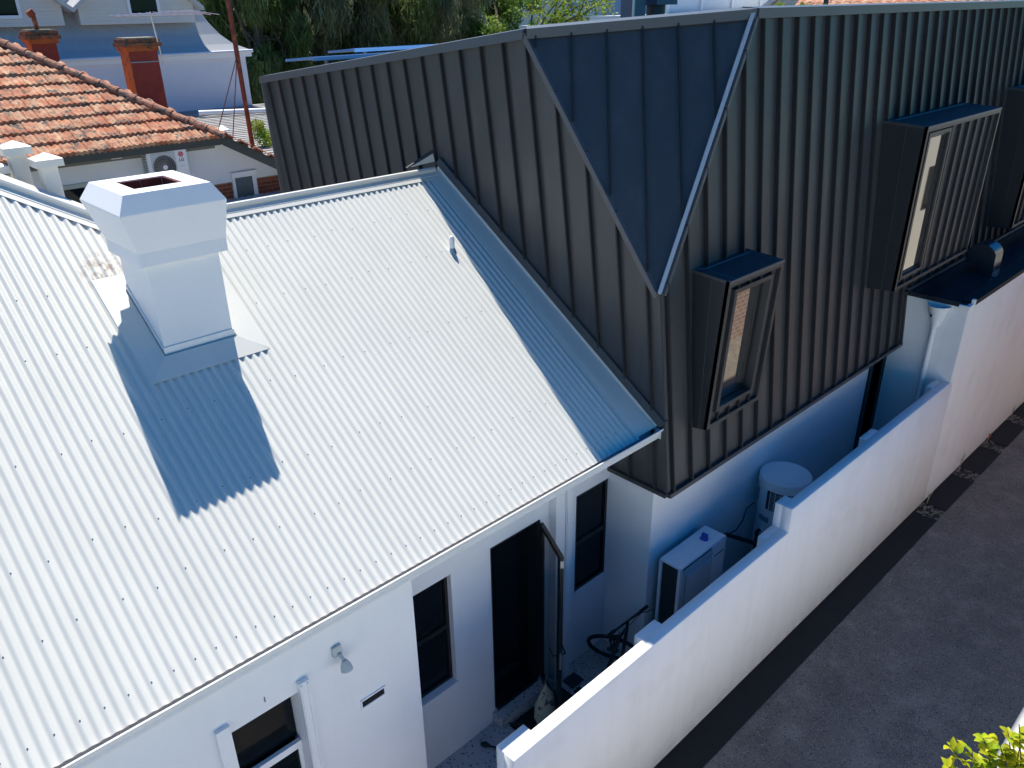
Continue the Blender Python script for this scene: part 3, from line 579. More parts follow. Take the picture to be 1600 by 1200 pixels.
MB().obox(c+dd*.037+Vector((0, 0, 2.40)), dn_*.018, dd*.003, (0, 0, .045)).build('latch_plate', METAL, dl); MB().obox(c+dd*.037+Vector((0, 0, 1.05)), dn_*.012, dd*.003, (0, 0, .12)).build('lock_plate', METAL, dl)
# downpipe of the cottage
dp = bevel(MB().box(5.56, 5.66, 5.02, 5.10, .0, 3.38).build('downpipe', TRIMW, ct), .012, 2)
MB().box(5.555, 5.665, 5.015, 5.145, .9, .93).build('pipe_strap', TRIMW, dp); MB().box(5.555, 5.665, 5.015, 5.145, 2.3, 2.33).build('pipe_strap', TRIMW, dp)
MB().box(5.40, 5.55, 5.04, 5.144, 0, 3.34).build('pilaster', WALLW, ct)
g = thing('drain_grate', (5.62, 4.93, 0), 'small dark square drain grate at the foot of the downpipe', 'drain'); MB().box(5.5, 5.72, 4.82, 5.0, .003, .010).build('surround', DGREY, g)
for k in range(5): MB().box(5.52+k*.04, 5.535+k*.04, 4.83, 4.99, .010, .014).build('bar', BLACK, g)
# wall lamp and brick vent
wl = MB().box(2.265, 2.345, 4.555, 4.585, 2.93, 3.03).build('wall_lamp', mat('lamp_grey', (.42, .47, .47), .5), ct)
mb = MB(); mb.tube([(2.315, 4.55, 2.955), (2.325, 4.50, 2.91)], .013, 8); mb.tube([(2.325, 4.50, 2.915), (2.325, 4.485, 2.87), (2.325, 4.475, 2.83)], [.022, .045, .052], 14)
smooth_by_angle(mb.build('spot_head', MATS['lamp_grey'], wl))
vt = MB().box(2.46, 2.72, 4.573, 4.60, 2.19, 2.205).box(2.46, 2.72, 4.573, 4.60, 2.275, 2.29).box(2.46, 2.475, 4.573, 4.60, 2.205, 2.275).box(2.705, 2.72, 4.573, 4.60, 2.205, 2.275).build('wall_vent', WALLW, ct)
MB().box(2.475, 2.705, 4.5805, 4.584, 2.205, 2.275).build('vent_slot_shade', DARKIN, vt)  # near-black plate stands in for the dark depth of the slot
for xx, zz in ((3.19, 3.235), (1.66, 2.92), (4.62, 2.75)): MB().box(xx, xx+.006, 4.578 if xx < 3 else 5.138, 4.584 if xx < 3 else 5.144, zz-.03, zz+.02).build('wall_clip', DGREY, ct)
# ---- chimney of the cottage
ch = MB().box(2.165, 2.785, 6.64, 7.26, 4.70, 5.86); ch = ch.build('chimney', WALLW, ct)
cX, cY = 2.475, 6.95
crown_dx = -.04
def ringbox(mb, prof):   # list of (halfx, halfy, z)
    base = len(mb.v)
    for hx, hy, z in prof: mb.v += [Vector((cX+(crown_dx if z > 6.0 else 0)+sx*hx, cY+sy*hy, z)) for sx, sy in ((-1, -1), (1, -1), (1, 1), (-1, 1))]
    for i in range(len(prof)-1):
        for k in range(4): mb.f.append((base+i*4+k, base+i*4+(k+1) % 4, base+(i+1)*4+(k+1) % 4, base+(i+1)*4+k)); mb.m.append(0)
    return mb
hx, hy = .31, .31
m_ = ringbox(MB(), [(.30, .30, 5.80), (.372, .372, 5.81), (.372, .372, 5.925), (.435, .46, 6.255), (.435, .46, 6.265), (.355, .385, 6.405), (.20, .205, 6.405), (.20, .205, 5.4)])
o = m_.build('chimney_crown', WALLW, ch)
cX = cX+crown_dx
MB().box(cX-.198, cX+.198, cY-.203, cY+.203, 6.0, 6.16).build('flue_floor', mat('flue_brick', (.19, .045, .025), .9, var=.4, vscale=12), ch)
fb = MATS['flue_brick']
for k in range(3):
    z0 = 6.16+k*.083
    for sx in (-1, 1):
        for j in range(2): y0 = cY-.2+j*.2; MB().box(cX+sx*.192-.01, cX+sx*.192+.01-.002, y0+.004, y0+.194, z0, z0+.072).build('brick', fb, ch)
    for sy in (-1, 1):
        for j in range(2): x0 = cX-.178+j*.178; MB().box(x0+.004, x0+.172, cY+sy*.197-.01, cY+sy*.197+.008, z0, z0+.072).build('brick', fb, ch)
cX = cX-crown_dx
# chimney flashing
FLm = ROOFW
def fpoly(pts, name='chimney_flashing'):
    V = [onroof(x, y, h) for x, y, h in pts]; part(name, V+[v-nrm*.003 for v in V], [tuple(range(len(V)))]+[(i, (i+1) % len(V), len(V)+(i+1) % len(V), len(V)+i) for i in range(len(V))], FLm, ch)
cx0, cx1, cy0, cy1 = 2.165, 2.785, 6.64, 7.26
fx0, fx1, fy0, fy1 = 1.93, 3.02, 6.44, 7.42
fpoly([(fx0, fy0, .014), (cx0-.02, cy0-.02, .03), (cx0-.02, cy1, .03), (fx0, fy1, .014)])
fpoly([(cx1+.02, cy0-.02, .03), (fx1, fy0, .014), (fx1, fy1, .014), (cx1+.02, cy1, .03)])
fpoly([(fx0, fy0, .012), (fx1, fy0, .012), (cx1+.02, cy0-.02, .032), (cx0-.02, cy0-.02, .032)])
fpoly([(cx0-.02, cy1, .03), (cx1+.02, cy1, .03), (fx1, fy1, .014), (fx0, fy1, .014)])
# upstand collar following the roof pitch
MB().prism([(cx0-.012, cy0-.012, RZ(cy0)-.1), (cx0-.012, cy1, RZ(cy1)-.1), (cx0-.012, cy1, RZ(cy1)+.085), (cx0-.012, cy0-.012, RZ(cy0)+.075)], (.010, 0, 0)).build('collar', TRIMW, ch)
MB().prism([(cx0-.012, cy0-.0125, RZ(cy0)-.1), (cx1+.012, cy0-.0125, RZ(cy0)-.1), (cx1+.012, cy0-.0125, RZ(cy0)+.075), (cx0-.012, cy0-.0125, RZ(cy0)+.075)], (0, .010, 0)).build('collar', TRIMW, ch)
# roof vents on the hip
def ventcap(x, y, z, wd, hh, label):
    t = thing('roof_vent', (x, y, z), label, 'roof vent', 'small white vents on the cottage ridge'); k = wd*.36
    MB().box(x-k, x+k, y-k, y+k, z-.25, z+hh).build('shaft', ROOFW, t); q = wd*.62
    V = [(x+sx*q, y+sy*q, z+hh+h) for h in (-.07, 0) for sx, sy in ((-1, -1), (1, -1), (1, 1), (-1, 1))]+[(x, y, z+hh+.055)]
    part('cap', V, [(0, 1, 5, 4), (1, 2, 6, 5), (2, 3, 7, 6), (3, 0, 4, 7), (4, 5, 8), (5, 6, 8), (6, 7, 8), (7, 4, 8), (3, 2, 1, 0)], ROOFW, t)
ventcap(2.14, 8.72, 6.20, .20, .235, 'small white square roof vent with pyramid cap, nearer the chimney')
ventcap(1.97, 9.02, 6.28, .20, .255, 'small white square roof vent with pyramid cap, farther left')
ventcap(1.745, 9.0, 6.28, .18, .10, 'low white vent box cut by the left edge of the photo')
# plumbing vent pipe in roof
t = thing('vent_pipe', (5.585, 6.88, 5.2), 'short white capped vent pipe standing on the corrugated roof beside the shadow', 'vent pipe')
b0 = onroof(5.585, 6.88, 0)
smooth_by_angle(MB().tube([b0-Vector((0, 0, .02)), b0+Vector((0, 0, .135)), b0+Vector((0, 0, .165)), b0+Vector((0, 0, .175))], [.03, .03, .022, .008], 14).build('pipe', TRIMW, t)); smooth_by_angle(MB().tube([b0-Vector((0, 0, .02)), b0+Vector((0, 0, .035))], [.055, .032], 14).build('collar', METAL, t))
# ================================================================== COURTYARD OBJECTS
hp_ = thing('heat_pump_unit', (7.0, 4.25, 0), 'large pale outdoor heat pump cabinet against the courtyard wall', 'heat pump')
X0, X1, Y0, Y1, ZB, ZT = 6.53, 7.49, 4.09, 4.40, .06, 1.69
bevel(MB().box(X0, X1, Y0, Y1, ZT-.03, ZT).build('top_cover', APPL, hp_), .008)
MB().box(X0+.03, X1-.002, Y0+.012, Y1-.01, ZB, ZT-.031).build('body', mat('unit_core', (.05, .05, .055), .6), hp_)
MB().box(X0+.002, X0+.05, Y0+.002, Y0+.04, ZB, ZT-.031).box(X0+.002, X0+.04, Y1-.04, Y1-.002, ZB, ZT-.031).box(X0+.002, X0+.04, Y0+.04, Y1-.04, ZB, ZB+.12).build('corner_posts', APPL, hp_)
bevel(MB().box(X0+.05, X0+.66, Y0-.015, Y0+.011, ZB+.05, ZT-.05).build('front_grille_panel', mat('unit_grey', (.46, .48, .5), .4), hp_), .012)
bevel(MB().box(X0+.09, X0+.62, Y0-.045, Y0-.0155, ZB+.08, ZT-.12).build('fan_guard', MATS['unit_grey'], hp_), .014)
MB().box(X0+.66, X1-.001, Y0, Y0+.011, ZB, ZT-.031).build('service_panel', APPL, hp_); MB().box(X0+.72, X1-.03, Y0-.003, Y0-.0005, ZT-.20, ZT-.185).build('badge', DGREY, hp_)
for k in range(16): MB().box(X0+.020, X0+.0215, Y0+.05+k*.0155, Y0+.055+k*.0155, ZB+.13, ZT-.05).build('coil_fin', DGREY, hp_)
MB().box(X0+.1, X0+.2, Y0, Y1, 0, ZB).box(X1-.2, X1-.1, Y0, Y1, 0, ZB).build('foot', DGREY, hp_)
bc = thing('blue_clip', (7.23, 4.23, ZT), 'small blue plastic bracket lying on top of the heat pump', 'clip')
mb = MB()
for a in range(0, 181, 20):
    a0, a1 = math.radians(a), math.radians(a+20)
    if a < 180: mb.add([(7.23+r*math.cos(q), 4.23-r*math.sin(q), z) for z in (ZT, ZT+.03) for r, q in ((.02, a0), (.04, a0), (.04, a1), (.02, a1))], [(0, 1, 2, 3), (4, 5, 6, 7), (0, 1, 5, 4), (2, 3, 7, 6), (1, 2, 6, 5), (3, 0, 4, 7)])
mb.box(7.25, 7.27, 4.23, 4.30, ZT, ZT+.035).box(7.19, 7.21, 4.23, 4.28, ZT, ZT+.035); mb.build('hook', BLUEP, bc); MB().box(7.275, 7.31, 4.24, 4.31, ZT+.0, ZT+.03).build('tab', BLUEP, bc)
# tank
TX, TY, TR, TT = 8.94, 4.12, .325, 1.93
tk = thing('hot_water_tank', (TX, TY, 0), 'white cylindrical hot water heat pump tank with mesh grille', 'water heater')
def cyl(name, r, z0, z1, m, par, n=48, a0=0, a1=360, thick=None):
    mb = MB(); N2 = max(3, int(n*(a1-a0)/360)); A_ = [math.radians(a0+(a1-a0)*k/N2) for k in range(N2+(0 if a1-a0 == 360 else 1))]
    if a1-a0 == 360:
        mb.add([(TX+r*math.cos(a), TY+r*math.sin(a), z) for z in (z0, z1) for a in A_], [(k, (k+1) % N2, N2+(k+1) % N2, N2+k) for k in range(N2)]+[tuple(range(N2))[::-1], tuple(range(N2, 2*N2))])
    else:
        t_ = thick or .004; nn = len(A_)
        mb.add([(TX+rr*math.cos(a), TY+rr*math.sin(a), z) for rr in (r, r+t_) for z in (z0, z1) for a in A_],
               [(2*nn+k, 2*nn+k+1, 3*nn+k+1, 3*nn+k) for k in range(nn-1)]+[(k, k+1, nn+k+1, nn+k) for k in range(nn-1)]+[(k, k+1, 2*nn+k+1, 2*nn+k) for k in range(nn-1)]+[(nn+k, nn+k+1, 3*nn+k+1, 3*nn+k) for k in range(nn-1)]+[(0, nn, 3*nn, 2*nn), (nn-1, 2*nn-1, 4*nn-1, 3*nn-1)])
    return smooth_by_angle(mb.build(name, m, par), 30)
cyl('body', TR-.01, .05, 1.45, APPL, tk); cyl('upper_housing', TR, 1.455, 1.80, APPL, tk); cyl('lid_rim', TR+.012, 1.80, TT-.01, APPL, tk); cyl('lid', TR+.006, TT-.01, TT, APPL, tk)
gr = cyl('grille', TR+.001, 1.50, 1.79, mat('grille_dark', (.03, .025, .04), .6), tk, a0=168, a1=262)
for k in range(7):
    a = 176+k*12; cyl('grille_bar', TR+.005, 1.50, 1.79, APPL, gr, n=360, a0=a, a1=a+1.2)
for j in range(9): cyl('grille_wire', TR+.006, 1.52+j*.03, 1.524+j*.03, APPL, gr, a0=176, a1=261, thick=.002)
cyl('energy_label', TR+.001, 1.52, 1.72, mat('label_print', (.5, .45, .55), .5, alt=(.12, .08, .12), altscale=40, altlo=.5, althi=.52), tk, a0=126, a1=138)
cyl('warning_label', TR-.0095, 1.28, 1.36, mat('label_grey', (.22, .24, .3), .5), tk, a0=150, a1=180)
mb = MB(); mb.box(TX-.02, TX+.16, TY-TR-.03, TY-TR+.14, TT-.05, TT-.005); 
for a, z in ((163, 1.13), (200, 1.13)):
    a = math.radians(a); c = Vector((TX+TR*math.cos(a), TY+TR*math.sin(a), z)); d = Vector((math.cos(a), math.sin(a), 0)); smooth_by_angle(MB().tube([c-d*.03, c+d*.012], .04, 16).build('port_ring', APPL, tk)); smooth_by_angle(MB().tube([c, c+d*.05], .024, 12).build('pipe_stub', BLACK, tk))
pp = thing('insulated_pipes', (8.2, 4.2, 0), 'black lagged pipes running between heat pump and tank', 'pipes')
a = math.radians(163); c = Vector((TX+(TR+.05)*math.cos(a), TY+(TR+.05)*math.sin(a), 1.12))
smooth_by_angle(MB().tube([(7.50, 4.30, 1.42), (7.62, 4.30, 1.47), (7.78, 4.25, 1.47), (8.34, 4.12, 1.10), (8.44, 4.10, 1.02), (8.44, 4.10, .0)], .028, 10).build('lagged_pipe', RUBBER, pp), 60)
smooth_by_angle(MB().tube([c, c+Vector((-.04, -.01, .0)), (8.52, 4.20, 1.07), (8.50, 4.20, .0)], .028, 10).build('lagged_pipe', RUBBER, pp), 60)
smooth_by_angle(MB().tube([(8.56, 4.33, 1.55), (8.52, 4.40, 1.45), (8.48, 4.42, 1.25), (8.36, 4.43, 1.15), (8.0, 4.42, 1.22), (7.75, 4.40, 1.38), (7.52, 4.38, 1.40)], .009, 6).build('cable', BLACK, pp), 60)
# doormat, bag, handle
t = thing('doormat', (4.95, 4.85, 0), 'large black doormat below the open doorway', 'doormat'); MB().prism([(4.56, 4.62, .003), (5.42, 4.62, .003), (5.42, 4.965, .003), (4.56, 4.965, .003)], (0, 0, .016)).build('mat', MATT, t)
MB().prism([(4.60, 4.66, .019), (5.38, 4.66, .019), (5.38, 4.93, .019), (4.60, 4.93, .019)], (0, 0, .004)).build('rubber_pile', RUBBER, t)
bg_ = thing('shopping_bag', (4.88, 4.72, .023), 'patterned beige shopping bag hanging open beside the screen door', 'bag')
mb = MB(); rings = []
for h, rx, ry in ((0, .12, .08), (.15, .15, .10), (.35, .14, .09), (.48, .08, .05), (.58, .015, .012), (.62, .008, .008)):
    rings.append([(4.89+rx*math.cos(2*math.pi*k/14)*(1+.12*math.sin(3*k+h*9)), 4.70+ry*math.sin(2*math.pi*k/14)*(1+.12*math.cos(5*k+h*7)), .024+h) for k in range(14)])
V = sum(rings, []); mb.add(V, [(i*14+k, i*14+(k+1) % 14, (i+1)*14+(k+1) % 14, (i+1)*14+k) for i in range(5) for k in range(14)]+[tuple(range(14))[::-1], tuple(range(70, 84))]); smooth_by_angle(mb.build('bag_body', BAGM, bg_), 70)
MB().tube([(4.89, 4.7, .64), (4.89, 4.69, .76)], .004, 5).build('strap', TWIG, bg_)
t = thing('garden_tool_handle', (4.3, 4.8, 0), 'black curved tool handle with knob lying on the speckled paving', 'tool')
smooth_by_angle(MB().tube([(4.17, 4.95, .03), (4.19, 4.90, .03), (4.25, 4.80, .03), (4.36, 4.70, .03), (4.5, 4.62, .03), (4.72, 4.50, .04)], .012, 8).build('shaft', RUBBER, t), 60); smooth_by_angle(MB().tube([(4.135, 5.0, .03), (4.165, 4.955, .035), (4.19, 4.90, .03)], [.02, .034, .014], 10).build('knob', RUBBER, t), 60)
smooth_by_angle(MB().tube([(4.55, 5.0, .03), (4.60, 4.86, .10), (4.68, 4.72, .02)], .008, 6).build('side_wire', RUBBER, t), 60)
# bicycle
bk = thing('bicycle', (5.8, 4.3, 0), 'black mountain bicycle leaning in the corner behind the white wall', 'bicycle')
hx_ = Vector((.45, -.89, 0)).normalized(); ph = math.radians(65); vv = Vector((-.894*math.cos(ph), -.448*math.cos(ph), math.sin(ph))).normalized(); nn_ = hx_.cross(vv).normalized(); nn_ = nn_ if nn_.z > 0 else -nn_
FC = Vector((6.135, 4.715, .33)); WR = .32
def wheel(c, a, b, name):
    n = a.cross(b); mb = MB(); P = [c+WR*(math.cos(t)*a+math.sin(t)*b) for t in [2*math.pi*k/40 for k in range(41)]]
    base = len(mb.v)
    for k in range(40):
        t = 2*math.pi*k/40; rad = math.cos(t)*a+math.sin(t)*b; C0 = c+rad*WR
        mb.v += [C0+.026*(math.cos(2*math.pi*j/8)*rad+math.sin(2*math.pi*j/8)*n) for j in range(8)]
    for k in range(40):
        for j in range(8): mb.f.append((k*8+j, k*8+(j+1) % 8, ((k+1) % 40)*8+(j+1) % 8, ((k+1) % 40)*8+j)); mb.m.append(0)
    wt = smooth_by_angle(mb.build(name, RUBBER, bk), 70)
    mb = MB()
    for k in range(24):
        t = 2*math.pi*k/24; rad = math.cos(t)*a+math.sin(t)*b; s_ = 1 if k % 2 else -1; mb.tube([c+n*s_*.03+rad*.02, c+rad*(WR-.03)], .0012, 3)
    mb.build('spokes', METAL, wt)['kind'] = 'stuff'; mb = MB(); mb.tube([c-n*.05, c+n*.05], .022, 10); mb.tube([c+n*.028, c+n*.032], .08, 20); mb.build('hub', DGREY, wt); return n
wheel(FC, hx_, vv, 'front_wheel')
HT = Vector((6.09, 4.58, .64)); HTt = Vector((6.15, 4.53, .78))
fk = MB()
for s_ in (-1, 1): fk.tube([FC+nn_*.055*s_, FC+vv*.36+nn_*.055*s_], .016, 8)
fk.tube([FC+vv*.36-nn_*.07, FC+vv*.36+nn_*.07], .02, 8); fk.tube([FC+vv*.36, HT, HTt], .02, 8); smooth_by_angle(fk.build('fork', BLACK, bk), 60)
e0, e1 = Vector((6.035, 4.623, .74)), Vector((6.305, 4.457, .98)); HB = (e0+e1)/2; bn = (e1-e0).normalized(); e0 = HB-bn*.31; e1 = HB+bn*.31
hbv = MB()
hbv.tube([HTt, HB], .018, 8); hbv.tube([e0, e0+bn*.2, HB, e1-bn*.2, e1], .014, 8); smooth_by_angle(hbv.build('handlebar', BLACK, bk), 60)
for e_, s_ in ((e0, 1), (e1, -1)):
    MB().tube([e_, e_+bn*s_*.12], .021, 8).build('grip', RUBBER, bk); MB().tube([e_+bn*s_*.14, e_+bn*s_*.10+Vector((.05, -.05, -.02)), e_+bn*s_*.02+Vector((.07, -.06, -.03))], .007, 5).build('brake_lever', DGREY, bk)
# frame heads down along the fence, leaning on it
BB = Vector((5.52, 4.40, .30)); RC = Vector((5.10, 4.26, .33)); ST = Vector((5.34, 4.02, .82))
fr = MB(); fr.tube([HT+vv*.02, BB], .026, 8); fr.tube([HTt, ST-Vector((0, 0, .1))], .022, 8); fr.tube([ST, BB], .018, 8); fr.tube([RC, BB], .013, 6); fr.tube([RC, ST-Vector((0, 0, .12))], .012, 6); smooth_by_angle(fr.build('frame', BLACK, bk), 60)
MB().obox(ST+Vector((0, 0, .04)), (.12, .02, 0), (0, .06, 0), (0, 0, .025)).build('saddle', RUBBER, bk)
ca = Vector((1, .1, 0)).normalized(); cb = Vector((0, -.45, .9)).normalized(); wheel(RC, ca, cb, 'rear_wheel')
cr = MB(); cr.tube([BB, BB+Vector((-.02, .10, .02))], .012, 6); cr.tube([BB+Vector((-.02, .10, .02)), BB+Vector((-.14, .16, -.08))], .014, 6); cr.build('crank', DGREY, bk); MB().obox(BB+Vector((-.14, .21, -.08)), (.05, 0, 0), (0, .045, 0), (0, 0, .012)).build('pedal', RUBBER, bk)
for k in range(2): smooth_by_angle(MB().tube([HB+bn*(.1-.2*k), HB+bn*.1+Vector((.08, -.05, .03)), HB+Vector((.06, .02, -.12)), HT+Vector((0, 0, .02))], .004, 5).build('brake_cable', BLACK, bk), 70)
# dry weeds along wall base
for i, (x, y, hh) in enumerate(((12.73, 3.36, .27), (14.18, 3.37, .45), (15.60, 3.37, .28), (16.95, 3.37, .35))):
    t = thing('dry_weed', (x, y, 0), ['leafless dry weed in the nearest soil gap by the white wall', 'tallest dry weed with pale dead leaf by the white wall', 'dry weed with red brown tuft in the third soil gap', 'thin curling dry weed in the farthest soil gap'][i], 'weed', 'dry weeds along the lane wall')
    mb = MB(); r2 = random.Random(i)
    for k in range(5):
        a = r2.uniform(0, 6.28); q = Vector((x, y, 0)); P = [q.copy()]
        for s_ in range(4): q = q+Vector((math.cos(a)*.03*s_*.6, math.sin(a)*.015*s_*.3-.004, hh/4*r2.uniform(.6, 1.1))); P.append(q.copy())
        mb.tube(P, [.006, .005, .004, .003, .002], 4)
    mb.build('stem', TWIG, t)
    if i in (1, 2): 
        mb = MB()
        for k in range(4): c = Vector((x+r2.uniform(-.03, .05), y-.02, hh*r2.uniform(.35, .7))); u = Vector((r2.uniform(-1, 1), r2.uniform(-1, 1), r2.uniform(-1, 1)))*.035; v = u.cross(Vector((.3, 1, .2)))*.7; mb.add([c-u, c+v, c+u, c-v], [(0, 1, 2, 3)])
        mb.build('dead_leaf', [TRIMW, mat('dead_leaf_red', (.25, .04, .03), .8)][i-1], t)
rubble = MB(); r2 = random.Random(5)
for x0 in (12.52, 14.16, 15.57, 17.02):
    for k in range(45):
        c = (x0+r2.uniform(-.19, .19), r2.uniform(3.07, 3.42), .0); s_ = r2.uniform(.006, .022); rubble.obox(c, Vector((s_, s_*r2.uniform(-.5, .5), 0)), Vector((-s_*.4, s_, r2.uniform(-.01, .01))), (0, 0, s_*.6))
tag(rubble.build('rubble', mat('rubble_stone', (.22, .20, .15), .95, var=.4, vscale=30)), 'loose pale rubble and dead leaves in the soil gaps', 'rubble', kind='stuff')
# ================================================================== FOREGROUND SHRUB (lower right corner)
sh = thing('leafy_shrub', (4.75, .25, 0), 'bright yellow green leafy shrub tips poking into the lower right corner', 'shrub')
def leafmesh():
    V = []; n = 6
    for i in range(n+1):
        t = i/n; wdt = math.sin(math.pi*min(1, t**.8))*.30*(1 if t < .999 else 0); z = -.25*t*t
        V += [(t, -wdt, z+wdt*.35), (t, 0, z), (t, wdt, z+wdt*.35)]
    return V, [(i*3+j, i*3+3+j, i*3+4+j, i*3+1+j) for i in range(n) for j in (0, 1)]
lv, lf = leafmesh(); lme = bpy.data.meshes.new('leaf'); lme.from_pydata(lv, [], lf); lme.materials.append(LEAFS); lme.polygons.foreach_set('use_smooth', [True]*len(lme.polygons))
r3 = random.Random(3); st = MB(); cnt = 0
def addleaf(p, d, L_):
    global cnt
    if cnt >= 296: return
    cnt += 1
    o = bpy.data.objects.new('leaf', lme); link(o); o.parent = sh; d = d.normalized(); up = Vector((r3.uniform(-.4, .4), r3.uniform(-.4, .4), 1)); yv = up.cross(d).normalized(); zv = d.cross(yv)
    M = Matrix(((d.x, yv.x, zv.x), (d.y, yv.y, zv.y), (d.z, yv.z, zv.z))).to_4x4(); o.matrix_local = Matrix.Translation(p-WPOS[sh.name]) @ M @ Matrix.Scale(L_, 4)
st.tube([(4.9, .1, 0), (4.92, .14, 1.2), (4.85, .25, 2.4), (4.80, .33, 3.0)], [.03, .026, .02, .012], 6)
tips = [Vector(p) for p in ((4.60, .66, 3.22), (4.62, .57, 3.26), (4.66, .50, 3.36), (4.70, .44, 3.40), (4.78, .36, 3.50), (4.86, .30, 3.46), (4.74, .46, 3.22), (4.62, .50, 3.10), (4.58, .62, 3.06), (4.82, .36, 3.30), (4.9, .26, 3.30), (4.72, .36, 3.05), (4.95, .22, 3.5), (4.70, .52, 3.33), (4.76, .40, 3.42))]
for tp_ in [q+dq for q in tips for dq in (Vector((-.06, .07, .09)), Vector((.03, -.05, .02)))]:
    root = Vector((4.83, .27, 2.75)); mid = (root+tp_)/2+Vector((r3.uniform(-.03, .03), r3.uniform(-.03, .03), .0)); st.tube([root, mid, tp_], [.007, .005, .003], 5)
    dirv = (tp_-mid).normalized()
    for k in range(10):
        t = r3.uniform(.25, 1.0); p = mid.lerp(tp_, t); a = r3.uniform(0, 6.28); side = Vector((math.cos(a), math.sin(a), r3.uniform(-.1, .7)))
        addleaf(p, side+dirv*.6, r3.uniform(.05, .095))
st.build('stem', BARK, sh)
# ================================================================== NEIGHBOUR: TILE ROOFED HOUSE
nb = thing('tile_roofed_neighbour_house', (6, 19, 0), 'neighbouring house with old orange terracotta tile roof and white upper wall', 'house')
NW = 17.0; ec = Vector((7.45, 16.62, 5.30)); NP = math.tan(math.radians(32)); NZ = lambda y: ec.z+(y-ec.y)*NP
MB().box(-6, 12.5, NW, NW+.2, 0, 4.30).build('lower_wall', MORTAR, nb)
MB().prism([(-6, NW, 4.42), (7.0, NW, 4.42), (7.0, NW, 4.30), (12.5, NW, 4.30), (12.5, NW, 2.3), (12.45, NW, 2.3), (7.60, NW, 5.22), (-6, NW, 5.22)][:0] or [(-6, NW-.012, 4.28), (11.0, NW-.012, 4.28), (9.1, NW-.012, 4.36), (7.62, NW-.012, 5.20), (-6, NW-.012, 5.20)], (0, .03, 0)).build('upper_wall', mat('neighbour_white_wall', (.72, .74, .76), .8, var=.04), nb)
# bricks
bme = MB().box(-.11, .11, -.012, .02, 0, .07).build('brick', BRICK, nb); bme.location = Vector((7.30, NW, 3.55))-WPOS[nb.name]
first = True
for r in range(14):
    z = 4.255-r*.084-.07+.0
    for k in range(12):
        x = 7.22+k*.235+(r % 2)*.117
        if 7.74 < x < 8.22 and z > 3.86: 
            continue
        if first: bme.location = Vector((x, NW, z))-WPOS[nb.name]; first = False
        else: copy_part(bme, nb, (x, NW+rnd.uniform(-.004, .004), z))
wn = MB().box(7.70, 7.76, NW-.05, NW+.05, 3.88, 4.42).box(8.17, 8.26, NW-.05, NW+.05, 3.88, 4.42).box(7.76, 8.17, NW-.05, NW+.05, 4.35, 4.42).box(7.68, 8.28, NW-.08, NW+.0, 4.42, 4.47).build('window', TRIMW, nb)
MB().box(7.76, 8.17, NW-.03, NW-.02, 3.88, 4.35).build('pane', mat('frosted_glass', (.05, .09, .11), .35, spec=.6), wn)
wn = MB().box(4.05, 5.2, NW-.05, NW, 4.62, 4.70).box(5.14, 5.2, NW-.05, NW, 4.1, 4.62).build('window', mat('dull_frame', (.4, .43, .4), .6), nb); MB().box(4.1, 5.14, NW-.03, NW-.02, 4.1, 4.62).build('pane', GLASS, wn)
# eave fascia & soffit
MB().box(-6, 7.46, 16.60, 16.63, 5.14, 5.30).build('fascia', CHARG, nb); MB().box(-6, 7.44, 16.63, NW-.013, 5.13, 5.15).build('soffit', GREYG, nb)
MB().box(-6, 7.44, NW-.035, NW-.0125, 5.03, 5.128).build('frieze_board', GREYG, nb)
MB().prism([(7.47, 16.61, 5.33), (7.47, 16.61, 5.12), (9.6, 16.61, 3.90), (9.6, 16.61, 4.12)], (0, .03, 0)).build('barge_board', CHARG, nb)
MB().box(5.27, 5.47, 16.80, 16.90, 5.09, 5.128).build('eave_light', TRIMW, nb)
# tiles on the front plane : y from 16.6 up, right bounded by hip (x = ec.x - (y-ec.y))
def tile_mesh():
    prof = [(-.105, .006), (-.09, .022), (-.07, .028), (-.05, .018), (-.03, .004), (.0, .006), (.02, .020), (.045, .026), (.07, .014), (.095, .002), (.105, .004)]
    V = []
    for t, h in ((0, 0), (.36, -.012)):
        for x, z in prof: V.append((x, t*math.cos(math.radians(32)), t*math.sin(math.radians(32))+z+h))
    for x, z in prof: V.append((x, .006, z-.062))
    n = len(prof); return V, [(i, i+1, n+i+1, n+i) for i in range(n-1)]+[(2*n+i, 2*n+i+1, i+1, i) for i in range(n-1)]
tv, tf = tile_mesh(); tme = bpy.data.meshes.new('roof_tile'); tme.from_pydata(tv, [], tf); tme.materials.append(TILE); tme.polygons.foreach_set('use_smooth', [True]*len(tme.polygons))
b = bmesh.new(); b.from_mesh(tme)
for e in b.edges:
    if len(e.link_faces) == 2 and e.calc_face_angle(0) > 1.0: e.smooth = False
b.to_mesh(tme); b.free()
# roof surface under tiles
hipL = 5.2
MB().add([(-8, 16.6, NZ(16.6)-.04), (7.5, 16.6, NZ(16.6)-.04), (7.5-hipL, 16.6+hipL, NZ(16.6+hipL)-.04), (-8, 16.6+hipL, NZ(16.6+hipL)-.04)], [(0, 1, 2, 3)]).build('roof_underlay', CHARG, nb, normals=False)
MB().add([(7.5, 16.6, NZ(16.6)-.02), (7.5-hipL, 16.6+hipL, NZ(16.6+hipL)-.02), (7.5-hipL, 26, NZ(16.6+hipL)-.02), (9.9, 26, 3.9), (9.9, 16.6, 3.92)], [(0, 1, 2, 3, 4)]).build('side_roof', TILE, nb, normals=False)
gauge = .345*math.cos(math.radians(32)); stuff = MB(); cands = []
for r in range(12):
    y = 16.58+r*gauge; z = NZ(y)+.045
    k = 0
    while True:
        x = (7.5-(y-16.6))-.13-k*.205
        if x < 1.2+.15*r-.8 and x < .8: break
        cands.append((x, y, z)); k += 1
